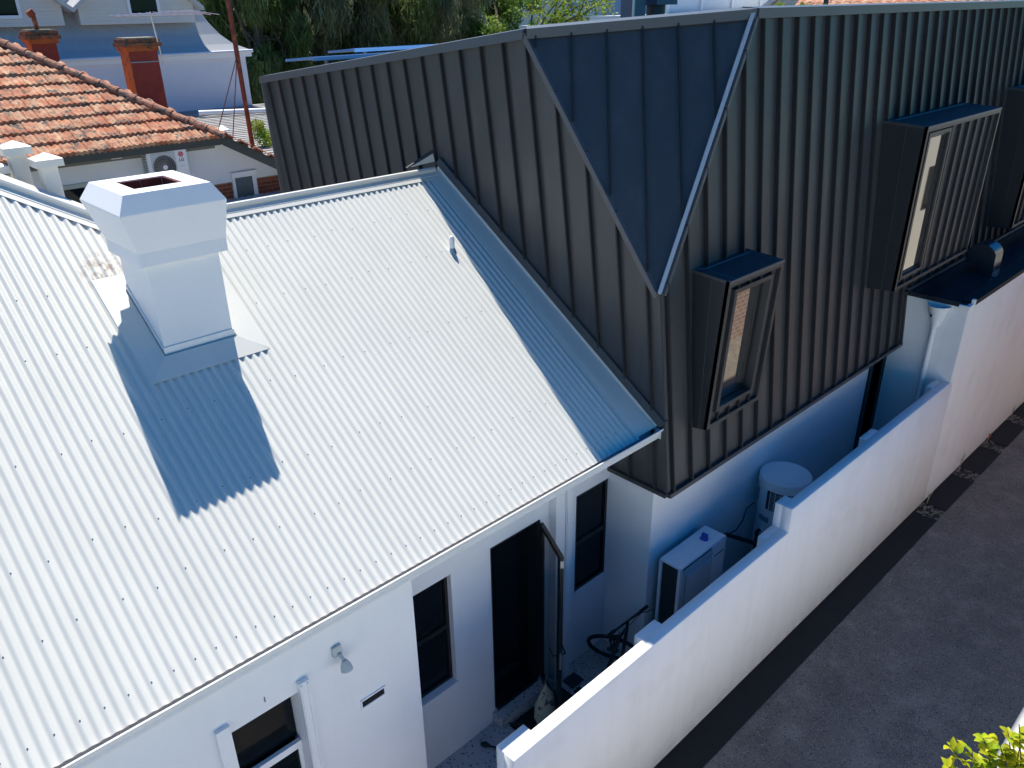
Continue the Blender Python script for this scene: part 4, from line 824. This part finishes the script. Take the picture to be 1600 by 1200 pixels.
def pxx(p):   # horizontal place of a point in the frame, used only to choose which tiles are built singly
    v = camo.matrix_world.inverted() @ Vector(p); return 800+1242.8*v.x/-v.z, 600-1242.8*v.y/-v.z
vis = [c for c in cands if pxx(c)[0] > -8 and pxx(c)[1] > -5]
vis.sort(key=lambda c: c[0]**2+c[1]**2)
for i, (x, y, z) in enumerate(vis):
    if i < 296:
        o = bpy.data.objects.new('roof_tile', tme); link(o); o.parent = nb; o.location = Vector((x, y, z+rnd.uniform(.0, .012)))-WPOS[nb.name]; o.rotation_euler = (rnd.uniform(-.10, -.07), 0, rnd.uniform(-.01, .01))
    else: stuff.add([Vector(q)+Vector((x, y, z)) for q in tv], tf)
if stuff.v: stuff.build('roof_tile', TILE, nb, normals=False)['kind'] = 'stuff'
print('tiles', len(vis))
# ridge tiles along the hip
hipdir = Vector((-1, 1, NP)).normalized(); sidev = hipdir.cross(Vector((0, 0, 1))).normalized(); upv = sidev.cross(hipdir)
def half_tile(L_=.42, r=.12):
    V = []; F_ = []; n = 8
    for t, rr in ((0, r*1.12), (.06, r*1.12), (.061, r), (L_, r*.93)):
        for k in range(n+1): a = math.pi*k/n; V.append(hipdir*t+sidev*rr*math.cos(a)+upv*rr*math.sin(a)*.8)
    for i in range(3):
        for k in range(n): F_.append((i*(n+1)+k, i*(n+1)+k+1, (i+1)*(n+1)+k+1, (i+1)*(n+1)+k))
    F_.append(tuple(range(n+1))); return V, F_
hv, hf = half_tile(); hme = bpy.data.meshes.new('ridge_tile'); hme.from_pydata([tuple(v) for v in hv], [], hf); hme.materials.append(TILE2)
for k in range(17):
    p = Vector((7.5, 16.58, NZ(16.58)+.01))+hipdir*k*.37
    o = bpy.data.objects.new('ridge_tile', hme); link(o); o.parent = nb; o.location = p-WPOS[nb.name]; o.rotation_euler = (rnd.uniform(-.03, .03), rnd.uniform(-.03, .03), rnd.uniform(-.05, .05))
vd = Vector((2.12, 0, -1.22)).normalized(); M_ = hipdir.rotation_difference(vd)
for k in range(7):
    p = Vector((7.52, 16.66, 5.33))+vd*(k*.37); V = [M_ @ Vector(v)*.62+p for v in hv]; part('verge_tile', V, hf, TILE2, nb)
# low grey corrugated lean-to in front of the brick
V = []; n = 120
for i in range(n+1): x = 5.5+i*6/n; V += [(x, 13.2, 3.55+.01*math.cos(i*2)), (x, 16.95, 3.93+.01*math.cos(i*2))]
part('lean_to_roof', V, [(2*i, 2*i+2, 2*i+3, 2*i+1) for i in range(n)], CORR, nb, smooth=True)
# chimneys of the neighbour
CHMOSS = mat('mossy_orange_render', (.30, .11, .045), .9, var=.3, vscale=9, bump=.004, bscale=40, alt=(.09, .075, .05), altscale=6, altlo=.42, althi=.56)
def old_chimney(x0, x1, y0, y1, zb, zt, name='chimney'):
    o = MB().box(x0+.12, x1-.12, y0+.12, y1-.12, zb, zt-.28).build(name, CHRED, nb)
    MB().box(x0+.11, x0+.125, y0+.11, y1-.11, zb, zt-.28).build('painted_sunlit_side', CHORG, o)  # orange skin paints sunlight onto the left side of the red shaft
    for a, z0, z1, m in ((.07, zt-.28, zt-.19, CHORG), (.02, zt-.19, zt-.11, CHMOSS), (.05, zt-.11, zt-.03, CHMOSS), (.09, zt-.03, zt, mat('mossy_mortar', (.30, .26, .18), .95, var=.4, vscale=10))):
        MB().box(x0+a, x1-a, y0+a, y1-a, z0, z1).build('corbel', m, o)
    return o
old_chimney(6.98, 7.86, 19.75, 20.5, 4.9, 7.14); c_ = old_chimney(5.22, 5.96, 20.4, 21.0, 5.5, 7.35)
MB().box(7.09, 7.76, 19.860, 19.868, 6.62, 6.64).build('antenna_strap', METAL, nb)
ck = MB().tube([(5.58, 20.7, 7.35), (5.56, 20.7, 7.68)], .05, 8); ck.tube([(5.56, 20.7, 7.62), (5.50, 20.7, 7.72)], .085, 8); ck.build('chimney_pot', RUST, c_)
# antenna
an = thing('tv_antenna', (7.8, 19.8, 6.6), 'thin silver TV antenna on a mast beside the right red chimney', 'antenna')
MB().tube([(7.80, 19.8, 6.55), (7.72, 19.8, 7.66)], .018, 6).build('mast', METAL, an)
MB().tube([(6.85, 19.8, 7.585), (9.1, 20.0, 7.63)], .014, 5).build('boom', METAL, an)
for k in range(12):
    x = 6.95+k*.185; L_ = .20+.035*k; c = Vector((x, 19.8+.01*k, 7.59+.004*k)); MB().tube([c-Vector((.25, -1, -.10)).normalized()*L_, c+Vector((.25, -1, -.10)).normalized()*L_], .007, 4).build('element', METAL, an)
# AC unit
ac = thing('outdoor_air_conditioner', (6.3, 16.8, 4.5), 'white outdoor air conditioner with round fan under the tiled eave', 'air conditioner')
ax0, ax1, ay0, ay1, az0, az1 = 6.02, 6.84, 16.60, 16.92, 4.50, 5.10
ax0, ax1 = 5.87, 6.68; az0, az1 = 4.57, 5.17; ay0, ay1 = 16.62, 16.92
bevel(MB().box(ax0, ax1, ay0, ay1, az0, az1).build('cabinet', APPL, ac), .015)
MB().box(ax0+.07, ax0+.56, ay0-.012, ay0-.0005, az0+.05, az1-.05).build('fan_surround', mat('ac_grey', (.50, .52, .50), .5), ac)
fc = Vector((ax0+.315, ay0-.013, az0+.275)); FR = .225
fd = MB().tube([fc+Vector((0, -.002, 0)), fc+Vector((0, -.012, 0))], FR, 40).build('fan_opening', mat('fan_dark', (.035, .04, .045), .6), ac)
mb = MB()
for k in range(36):
    a = 2*math.pi*k/36; d = Vector((math.cos(a), 0, math.sin(a))); mb.tube([fc+d*.04+Vector((0, -.016, 0)), fc+d*FR*.97+Vector((0, -.016, 0))], .0022, 3)
for r in (.09, .14, .19, .222):
    mb.tube([fc+Vector((r*math.cos(2*math.pi*k/28), -.017, r*math.sin(2*math.pi*k/28))) for k in range(29)], .0025, 3)
mb.build('grille_wire', METAL, fd); smooth_by_angle(MB().tube([fc+Vector((0, -.018, 0)), fc+Vector((0, -.03, 0))], .048, 24).build('fan_hub', APPL, fd))
lc = Vector((ax0+.68, ay0-.001, az1-.115)); MB().tube([lc, lc+Vector((0, -.003, 0))], .052, 28).build('round_badge', REDP, ac)
q = MB(); y_ = ay0-.0055
# simple ring and strokes of the emblem, then the two letters below
for k in range(20):
    a0 = math.radians(-5+k*16.4); a1 = math.radians(-5+(k+1)*16.4)
    if not (20 < (-5+k*16.4) % 360 < 70): q.add([(lc.x+r*math.cos(a), y_, lc.z+r*math.sin(a)) for r, a in ((.036, a0), (.041, a0), (.041, a1), (.036, a1))], [(0, 1, 2, 3)])
q.box(lc.x-.003, lc.x+.003, y_-.001, y_, lc.z-.018, lc.z+.022).box(lc.x-.003, lc.x+.014, y_-.001, y_, lc.z-.020, lc.z-.015).box(lc.x+.012, lc.x+.036, y_-.001, y_, lc.z-.003, lc.z+.002).box(lc.x-.021, lc.x-.013, y_-.001, y_, lc.z+.012, lc.z+.020)
q.build('badge_mark', mat('badge_white', (.8, .7, .72), .5), ac)
tc = bpy.data.curves.new('badge_letters', 'FONT'); tc.body = 'LG'; tc.size = .085; tc.align_x = 'CENTER'; tc.extrude = .001; tc.offset = .002
to = bpy.data.objects.new('badge_letters', tc); link(to)
dg = bpy.context.evaluated_depsgraph_get(); me = bpy.data.meshes.new_from_object(to.evaluated_get(dg)); bpy.data.objects.remove(to)
me.materials.clear(); me.materials.append(mat('letter_grey', (.10, .09, .09), .5)); o = bpy.data.objects.new('badge_letters', me); link(o); o.parent = ac
o.rotation_euler = (math.radians(90), 0, 0); o.location = Vector((lc.x, ay0-.0016, lc.z-.135))-WPOS[ac.name]
MB().box(lc.x-.05, lc.x+.05, ay0-.002, ay0-.0008, lc.z-.235, lc.z-.228).build('small_print', mat('print_grey', (.3, .3, .3), .5), ac)
for r in range(12):
    for k in range(3): MB().box(ax0-.002, ax0-.0005, ay0+.05+k*.075, ay0+.11+k*.075, az0+.05+r*.043, az0+.075+r*.043).build('side_vent', DGREY, ac)
MB().box(ax0+.1, ax0+.13, ay0, NW-.013, az0-.03, az0-.001).box(ax1-.13, ax1-.1, ay0, NW-.013, az0-.03, az0-.001).build('bracket', METAL, ac)
# ================================================================== GREY ROOF HOUSE BEHIND + POLE
gh = thing('grey_shingle_roof_house', (13, 26, 0), 'low house with weathered grey shingle roof behind the tiled house', 'house')
gz = lambda y: 4.36+(y-29.9)*.028
for r in range(30):
    y = 20.5+r*.32; V = [(6, y, gz(y)+.022), (19.5, y, gz(y)+.022), (19.5, y+.34, gz(y+.34)), (6, y+.34, gz(y+.34)), (6, y, gz(y)), (19.5, y, gz(y))]
    part('shingle_course', V, [(0, 1, 2, 3), (4, 5, 1, 0)], GREYSH, gh, normals=False)
MB().box(6, 19.5, 20.6, 29.9, 0, 4.05).build('wall', LILAC, gh)
smooth_by_angle(MB().tube([(12.0, 28.2, 4.47), (14.9, 27.2, 4.40)], .09, 10).build('white_pipe', TRIMW, gh))
t = thing('capped_vent_pipe', (9.98, 22.1, 4.2), 'grey vent pipe with conical cap on the shingle roof', 'vent pipe'); smooth_by_angle(MB().tube([(9.98, 22.1, 4.1), (9.98, 22.1, 4.66)], .10, 12).build('pipe', METAL, t)); smooth_by_angle(MB().tube([(9.98, 22.1, 4.65), (9.98, 22.1, 4.68), (9.98, 22.1, 4.80)], [.19, .19, .02], 14).build('cap', TRIMW, t))
smooth_by_angle(MB().tube([(9.3, 22.6, 4.55), (9.0, 21.6, 4.62), (9.75, 21.0, 4.35)], [.12, .16, .12], 10).build('curved_skylight', TRIMW, gh))
po = thing('rusty_mast', (9.25, 19, 4), 'tall rusty steel mast braced by two thin rust red guy wires', 'mast')
smooth_by_angle(MB().tube([(9.30, 19, 3.9), (9.19, 19, 9.2)], .055, 10).build('pole', RUST, po))
for b_ in ((8.30, 18.6, 5.15), (8.52, 18.4, 4.92)): MB().tube([(9.24, 19, 6.72), b_], .012, 5).build('guy_wire', RUST, po)
# ================================================================== TWO STOREY HOUSE (far left)
ts = thing('white_gabled_house', (11, 31, 0), 'large white two storey house with curved grey roof and dormer gables', 'house')
MB().box(3, 14.90, 30, 38, 0, 6.15).build('wall', LILAC, ts)
MB().box(2.8, 15.12, 29.9, 30.0, 6.08, 6.24).build('fascia', TRIMW, ts)
gut = MB().tube([(2.8, 29.85, 6.27), (15.15, 29.85, 6.27)], .055, 8).build('gutter', GUTTER, ts)
MB().tube([(10.45, 29.9, 6.2), (10.6, 29.93, 5.9), (10.75, 29.95, 5.2), (10.75, 29.95, 4.3)], .04, 6).build('downpipe', TRIMW, ts)
# bell-cast roof front plane as corrugated strips
prof = [(29.88, 6.30), (30.4, 6.52), (30.85, 6.86), (31.2, 7.28), (31.5, 7.80), (31.9, 8.6), (32.6, 10.2)]
n = 260; V = []
xr = lambda z: 15.12-(.16+1.15*(1-math.exp(-(z-6.30)*1.1)))*(0 if z < 6.31 else 1)
for i in range(n+1):
    u = i/n
    for y, z in prof: x = 2.8+(xr(z)-2.8)*u; V.append((x, y, z+.014*(1 if i % 2 else -1)))
npf = len(prof); part('roof', V, [(i*npf+j, (i+1)*npf+j, (i+1)*npf+j+1, i*npf+j+1) for i in range(n) for j in range(npf-1)], CORR, ts, smooth=False)
V = []
for y, z in prof: V += [(xr(z), y, z), (xr(z), 38-(y-29.88), z)]
part('roof_end', V, [(2*i, 2*i+1, 2*i+3, 2*i+2) for i in range(npf-1)], CORR, ts)
def dormer(x0, x1, win, zb=7.27):
    xm = (x0+x1)/2; y0 = 30.75; d_ = MB().box(x0, x1, y0, 32.5, zb, 7.9).build('dormer', CREAM, ts); zt_ = 7.9+(x1-x0)*.36
    MB().prism([(x0, y0, 7.9), (x1, y0, 7.9), (xm, y0, zt_)], (0, 2.5, 0)).build('gable', CREAM, d_)
    for k in range(6): MB().box(x0, x1, y0-.015, y0-.001, zb+.11*k+.02, zb+.11*k+.10).build('weatherboard', CREAM, d_)
    for s_, e_ in ((x0-.25, 1), (x1+.25, -1)): MB().prism([(s_, y0-.35, 7.66), (s_, y0-.35, 7.80), (xm, y0-.35, zt_+.14+.1), (xm, y0-.35, zt_+.1)], (0, 2.8, 0)).build('dormer_roof', CORR, d_)
    f = MB().box(win[0]-.1, win[1]+.1, y0-.05, y0-.016, 7.50, 7.60).box(win[0]-.1, win[0], y0-.05, y0-.016, 7.6, 8.6).box(win[1], win[1]+.1, y0-.05, y0-.016, 7.6, 8.6).build('window_frame', TRIMW, d_)
    MB().box(win[0], win[1], y0-.03, y0-.018, 7.6, 8.6).build('pane', GLASS, d_)
dormer(10.55-.9, 13.55, (11.35, 12.25)); dormer(4.6, 9.15, (6.3, 7.85))
# ================================================================== VEGETATION
def foliage(name, m, parent, clumps, n, size, elong, droop, seed):
    rg = np.random.default_rng(seed); C = np.array([c[:3] for c in clumps]); R = np.array([c[3:] for c in clumps]); wv = R.prod(1)**.67; idx = rg.choice(len(C), n, p=wv/wv.sum())
    d = rg.normal(size=(n, 3)); d /= np.linalg.norm(d, axis=1)[:, None]; p = C[idx]+d*R[idx]*(rg.random((n, 1))**.45)
    a = rg.normal(size=(n, 3)); a[:, 2] -= droop; a /= np.linalg.norm(a, axis=1)[:, None]; b = np.cross(a, rg.normal(size=(n, 3))); b /= np.linalg.norm(b, axis=1)[:, None]
    s = size*rg.uniform(.6, 1.4, (n, 1)); u = a*s*elong; v = b*s/elong**.5*.5
    V = np.stack([p-u, p+v, p+u, p-v], 1).reshape(-1, 3); mn = V.min(0); org = np.array([(V[:, 0].min()+V[:, 0].max())/2, (V[:, 1].min()+V[:, 1].max())/2, mn[2]])
    me = bpy.data.meshes.new(name); me.vertices.add(4*n); me.vertices.foreach_set('co', (V-org).ravel()); me.loops.add(4*n); me.loops.foreach_set('vertex_index', np.arange(4*n)); me.polygons.add(n); me.polygons.foreach_set('loop_start', np.arange(0, 4*n, 4)); me.polygons.foreach_set('loop_total', np.full(n, 4)); me.update(); me.materials.append(m)
    return place(bpy.data.objects.new(name, me), parent, Vector(org))
def tree(name, x, y, ht, rad, m, label, n=9000, size=.13, elong=2.2, droop=1.2, seed=0, cat='tree', hang=True, base=1.2):
    r = random.Random(seed); t = thing(name, (x, y, 0), label, cat, 'trees behind the black extension'); mb = MB()
    tr_ = [(x, y, 0), (x+r.uniform(-.3, .3), y, ht*.25), (x+r.uniform(-.5, .5), y+r.uniform(-.4, .4), ht*.5), (x+r.uniform(-.6, .6), y, ht*.85)]
    mb.tube(tr_, [.35, .28, .2, .08], 8); cl = []
    for k in range(22):
        a = r.uniform(0, 6.28); rr = rad*r.uniform(.25, .95); z = ht*r.uniform(.28, .95); c = (x+rr*math.cos(a), y+rr*math.sin(a), z); s_ = rad*r.uniform(.20, .36)
        cl.append((*c, s_, s_, s_*(1.5 if hang else .9))); 
        if k < 14:
            j = Vector(tr_[1]).lerp(Vector(tr_[3]), r.uniform(.1, .8)); mb.tube([j, j.lerp(Vector(c), .5)+Vector((0, 0, .3)), c], [.10, .06, .02], 5)
    mb.build('trunk', BARK, t); foliage('crown', m, t, cl, n, size, elong, droop, seed)
LEAFO = leafmat('grey_olive_strands', (.15, .18, .10), (.28, .30, .17), .45)
for i, a in enumerate(((21.5, 42, 11, 3.4, LEAFD, 'dark weeping tree directly right of the white gabled house'), (25.5, 44, 12, 4.0, LEAFO, 'tall grey olive weeping tree with a pale bent branch'), (30, 43, 12, 4.2, LEAFD, 'dark weeping tree with the thickest brown trunk'),
        (34.5, 44, 12, 4.2, LEAFO, 'grey olive weeping tree right of the thick trunked tree'), (39, 43, 11, 3.8, LEAFG, 'darker green bushy tree beside the open branches'), (31, 54, 14, 5.5, LEAFD, 'dark tree standing deepest behind the weeping trees'), (24, 52, 13, 5, LEAFG, 'green tree behind, between house and weeping trees'), (41, 52, 12, 5, LEAFG, 'mid green tree behind the open branches'), (18.5, 46, 9, 3.5, LEAFG, 'leafy tree just behind the corner of the gabled house'), (37, 52, 13, 5, LEAFD, 'dark tree filling the gap behind the bushy tree'))):
    x, y, ht, rad, m, lab = a; sc_ = .82
    tree('weeping_tree' if m in (LEAFD, LEAFO) else 'leafy_tree', x, y, ht, rad, m, lab, n=19000, size=.125 if m is not LEAFG else .11, elong=3.2 if m is not LEAFG else 1.6, droop=2.5 if m is not LEAFG else .3, seed=20+i, hang=m is not LEAFG)
# open branching tree with sunlit leaves
t = thing('sunlit_open_tree', (31, 28, 0), 'open branched tree with sunlit yellow green leaves beside the flues', 'tree', 'trees behind the black extension')
mb = MB(); r = random.Random(77); cl = []
root = Vector((29.3, 29.5, 2)); mb.tube([(29.3, 29.5, 0), root, (29.0, 29.0, 5.5)], [.22, .2, .16], 7)
for k in range(16):
    s0 = Vector((29.0, 29.0, 5.0+r.uniform(0, 1))); q = s0.copy(); P = [q.copy()]; dv = Vector((r.uniform(-.4, 1.0), r.uniform(-.6, .2), r.uniform(.1, .6))).normalized()
    for s_ in range(7): dv = (dv+Vector((r.uniform(-.45, .45), r.uniform(-.3, .3), r.uniform(-.3, .35)))).normalized(); q = q+dv*.62; P.append(q.copy()); cl.append((*q, .42, .42, .34))
    mb.tube(P, [.07, .06, .05, .042, .035, .028, .02, .012], 5)
mb.build('trunk', BARK, t); foliage('crown', LEAFY, t, cl, 3200, .085, 1.4, .1, 5)
# lime green bush
t = thing('lime_green_bush', (11.2, 21.8, 4), 'bright lime green bush between rusty mast and black wall', 'bush'); r = random.Random(9); cl = [(11.35+r.uniform(-.5, .5), 21.9+r.uniform(-.3, .3), 4.2+r.uniform(-.4, .55), .22, .22, .25) for k in range(18)]
MB().tube([(11.3, 21.9, 0), (11.35, 21.9, 4.5)], [.05, .02], 5).build('stem', BARK, t); foliage('crown', LEAFY, t, cl, 3200, .045, 1.5, -.4, 6)
# creeper tips above parapet on the right
t = thing('green_creeper', (20.5, 13, 6), 'green leafy shoots showing above the black parapet before the tiled roof', 'plant'); cl = [(25+k*.55, 14.4-.0*k, 7.35+.12*math.sin(k*2.1), .35, .2, .16) for k in range(7)]
MB().tube([(26, 14.4, 0), (26.5, 14.4, 7.2)], .04, 5).build('stem', BARK, t); foliage('crown', LEAFY, t, cl, 700, .07, 1.6, -.5, 8)
# ================================================================== FAR BUILDINGS ON THE RIGHT
def far_box(name, label, cat, b, m, group=None):
    t = thing(name, ((b[0]+b[1])/2, (b[2]+b[3])/2, 0), label, cat, group); MB().box(*b).build('wall', m, t); return t
t = far_box('white_flat_roofed_building', 'bright white flat roofed building beyond the open branches', 'building', (34.4, 46, 34, 35, 0, 6.45), LILAC); MB().box(34.2, 46.2, 33.8, 35.2, 6.45, 6.6).build('roof', TRIMW, t)
t = far_box('translucent_shed', 'pale blue translucent shed wall behind the hooded flue', 'shed', (36, 50, 26.5, 27, 0, 8.4), mat('pale_blue_sheet', (.62, .68, .74), .5, var=.04)); MB().box(30, 43, 25.2, 26.3, 6.9, 7.16).build('roof', TRIMW, t)
for k in range(5): MB().box(36+k*2.9, 36.12+k*2.9, 26.4, 26.5, 0, 8.4).build('post', TRIMW, t)
t = far_box('blue_roofed_building', 'blue roofed building showing above the facet corner', 'building', (40, 62, 30, 34, 0, 7.3), LILAC); MB().prism([(39, 29, 7.0), (39, 33, 9.2), (39, 37, 7.0)], (24, 0, 0)).build('roof', mat('blue_sheet_roof', (.25, .38, .55), .35), t)
t = far_box('sky_gap_cover', 'long pale block added far behind the open branches to cover the sky gap', 'building', (30, 75, 62, 66, 0, 13), CREAM)  # pale block added behind the trees to cover a gap of sky
lit = MB(); r9 = random.Random(31)
for k in range(230):
    c = Vector((r9.uniform(4, 19), r9.uniform(.3, 3.05), .004)); 
    if r9.random() < .4: c.y = r9.uniform(2.7, 3.06)
    a_ = r9.uniform(0, 6.28); q = r9.uniform(.006, .02); u = Vector((math.cos(a_), math.sin(a_), 0))*q; v = Vector((-u.y, u.x, .25*q))*.55; lit.add([c-u, c+v+Vector((0, 0, .004)), c+u, c-v], [(0, 1, 2, 3)])
tag(lit.build('leaf_litter', mat('litter', (.36, .32, .22), .9, var=.5, vscale=3)), 'small dry leaves and specks scattered on the dark lane', 'litter', kind='stuff')
t = thing('gabled_shingle_house', (43, 24, 0), 'pale gable with fish scale shingles above the black parapet', 'house')
gx = 42
MB().prism([(gx, 20.0, 0), (gx, 24.8, 0), (gx, 24.8, 7.0), (gx, 22.4, 8.6), (gx, 20.0, 7.0)], (8, 0, 0)).build('wall', mat('pale_stone_wall', (.55, .54, .46), .8, var=.15, vscale=4), t)
for y0, y1 in ((19.6, 22.4), (25.2, 22.4)): MB().prism([(gx-.25, y0, 6.75), (gx-.25, y0, 7.0), (gx-.25, y1, 8.95), (gx-.25, y1, 8.7)], (8.5, 0, 0)).build('roof', CREAM, t)
for r_ in range(9):
    for k in range(16):
        y_ = 20.2+k*.29+(r_ % 2)*.14; z_ = 6.7+r_*.2
        if abs(y_-22.4) < (8.55-z_)*1.45: MB().box(gx-.03, gx-.002, y_-.13, y_+.13, z_, z_+.19).build('shingle', MATS['pale_stone_wall'], t)
t = thing('orange_tile_roof_house', (46, 15, 0), 'long orange tile roof beyond the right parapet', 'house')
MB().box(36, 60, 11.5, 19.8, 0, 6.9).build('wall', LILAC, t)
for r_ in range(14):
    y0 = 19.7-r_*.0; x0 = 35.6+r_*.33; z0 = 6.95+r_*.2; V = []
    for k in range(81): V += [(x0, 11-.0+k*.11, z0+.03*(1+math.cos(k*1.6))), (x0+.36, 11+k*.11, z0+.2+.03*(1+math.cos(k*1.6)))]
    part('tile_course', V, [(2*k, 2*k+2, 2*k+3, 2*k+1) for k in range(80)], TILE, t, smooth=True)
t = thing('thin_dark_post', (38, 20, 0), 'thin dark post in front of the far tiled roof', 'post'); MB().tube([(33, 16.6, 0), (33, 16.6, 9)], .10, 8).build('shaft', DGREY, t); MB().tube([(33, 16.6, 9), (33, 16.6, 9.06)], .14, 8).build('cap', DGREY, t)
t = thing('rooftop_unit', (40, 11, 0), 'small grey box on a far roof at the right', 'roof unit'); MB().box(38, 39.2, 10.5, 11.8, 0, 7.9).build('body', METAL, t); MB().box(37.9, 39.3, 10.4, 11.9, 7.9, 7.98).build('lid', DGREY, t)
# ================================================================== ACROSS THE LANE (outside the frame, some reflected in the window boxes, some added for bounce light)
t = thing('brick_boundary_house', (20, -2, 0), 'brick house wall across the lane from the white wall', 'house')
bm_ = mat('brick_pattern', (.30, .15, .10), .85); N_, L_ = tweak(bm_); br = N_.new('ShaderNodeTexBrick'); br.inputs['Color1'].default_value = (.34, .21, .16, 1); br.inputs['Color2'].default_value = (.27, .16, .12, 1); br.inputs['Mortar'].default_value = (.5, .46, .4, 1); br.inputs['Scale'].default_value = 2.2
tc_ = N_.new('ShaderNodeNewGeometry'); mp = N_.new('ShaderNodeMapping'); mp.inputs['Rotation'].default_value = (math.radians(90), 0, 0); L_.new(tc_.outputs['Position'], mp.inputs[0]); L_.new(mp.outputs[0], br.inputs['Vector']); L_.new(br.outputs[0], N_['Principled BSDF'].inputs['Base Color'])
MB().box(12.5, 21, -.5, -.2, 0, 4.6).build('wall', bm_, t); MB().box(12.3, 21.2, -4.5, -.1, 4.6, 4.7).build('roof', CORR, t)
t = thing('pale_bounce_verge', (5, -2, 0), 'pale concrete apron across the lane, edged on the shadow line and added for bounce light', 'paving'); t['kind'] = 'structure'; MB().box(-25, 12.3, -7.2, .85, -.05, .004).build('slab', mat('pale_concrete', (.60, .575, .53), .85, var=.08), t)  # pale slab ends on the shadow line, brightens the sunlit lane, bounces light
t = thing('bounce_wall', (-5, -4, 0), 'long pale wall added out of view to bounce sunlight across the lane', 'house'); MB().box(-25, 12.5, -3.4, -3.0, 0, 3.1).build('wall', mat('bounce_wall_pale', (.86, .83, .80), .85), t)  # unseen wall, added and sized to bounce sun onto the shaded walls
t = thing('cream_rendered_house', (30, -2, 0), 'cream rendered house farther along the lane', 'house'); MB().box(21.3, 50, -.6, -.2, 0, 6.0).build('wall', mat('cream_render', (.66, .62, .54), .85), t)
for k in range(6): MB().box(24+k*4, 25.4+k*4, -.22, -.18, 2.2, 3.4).build('window', GLASS, t)
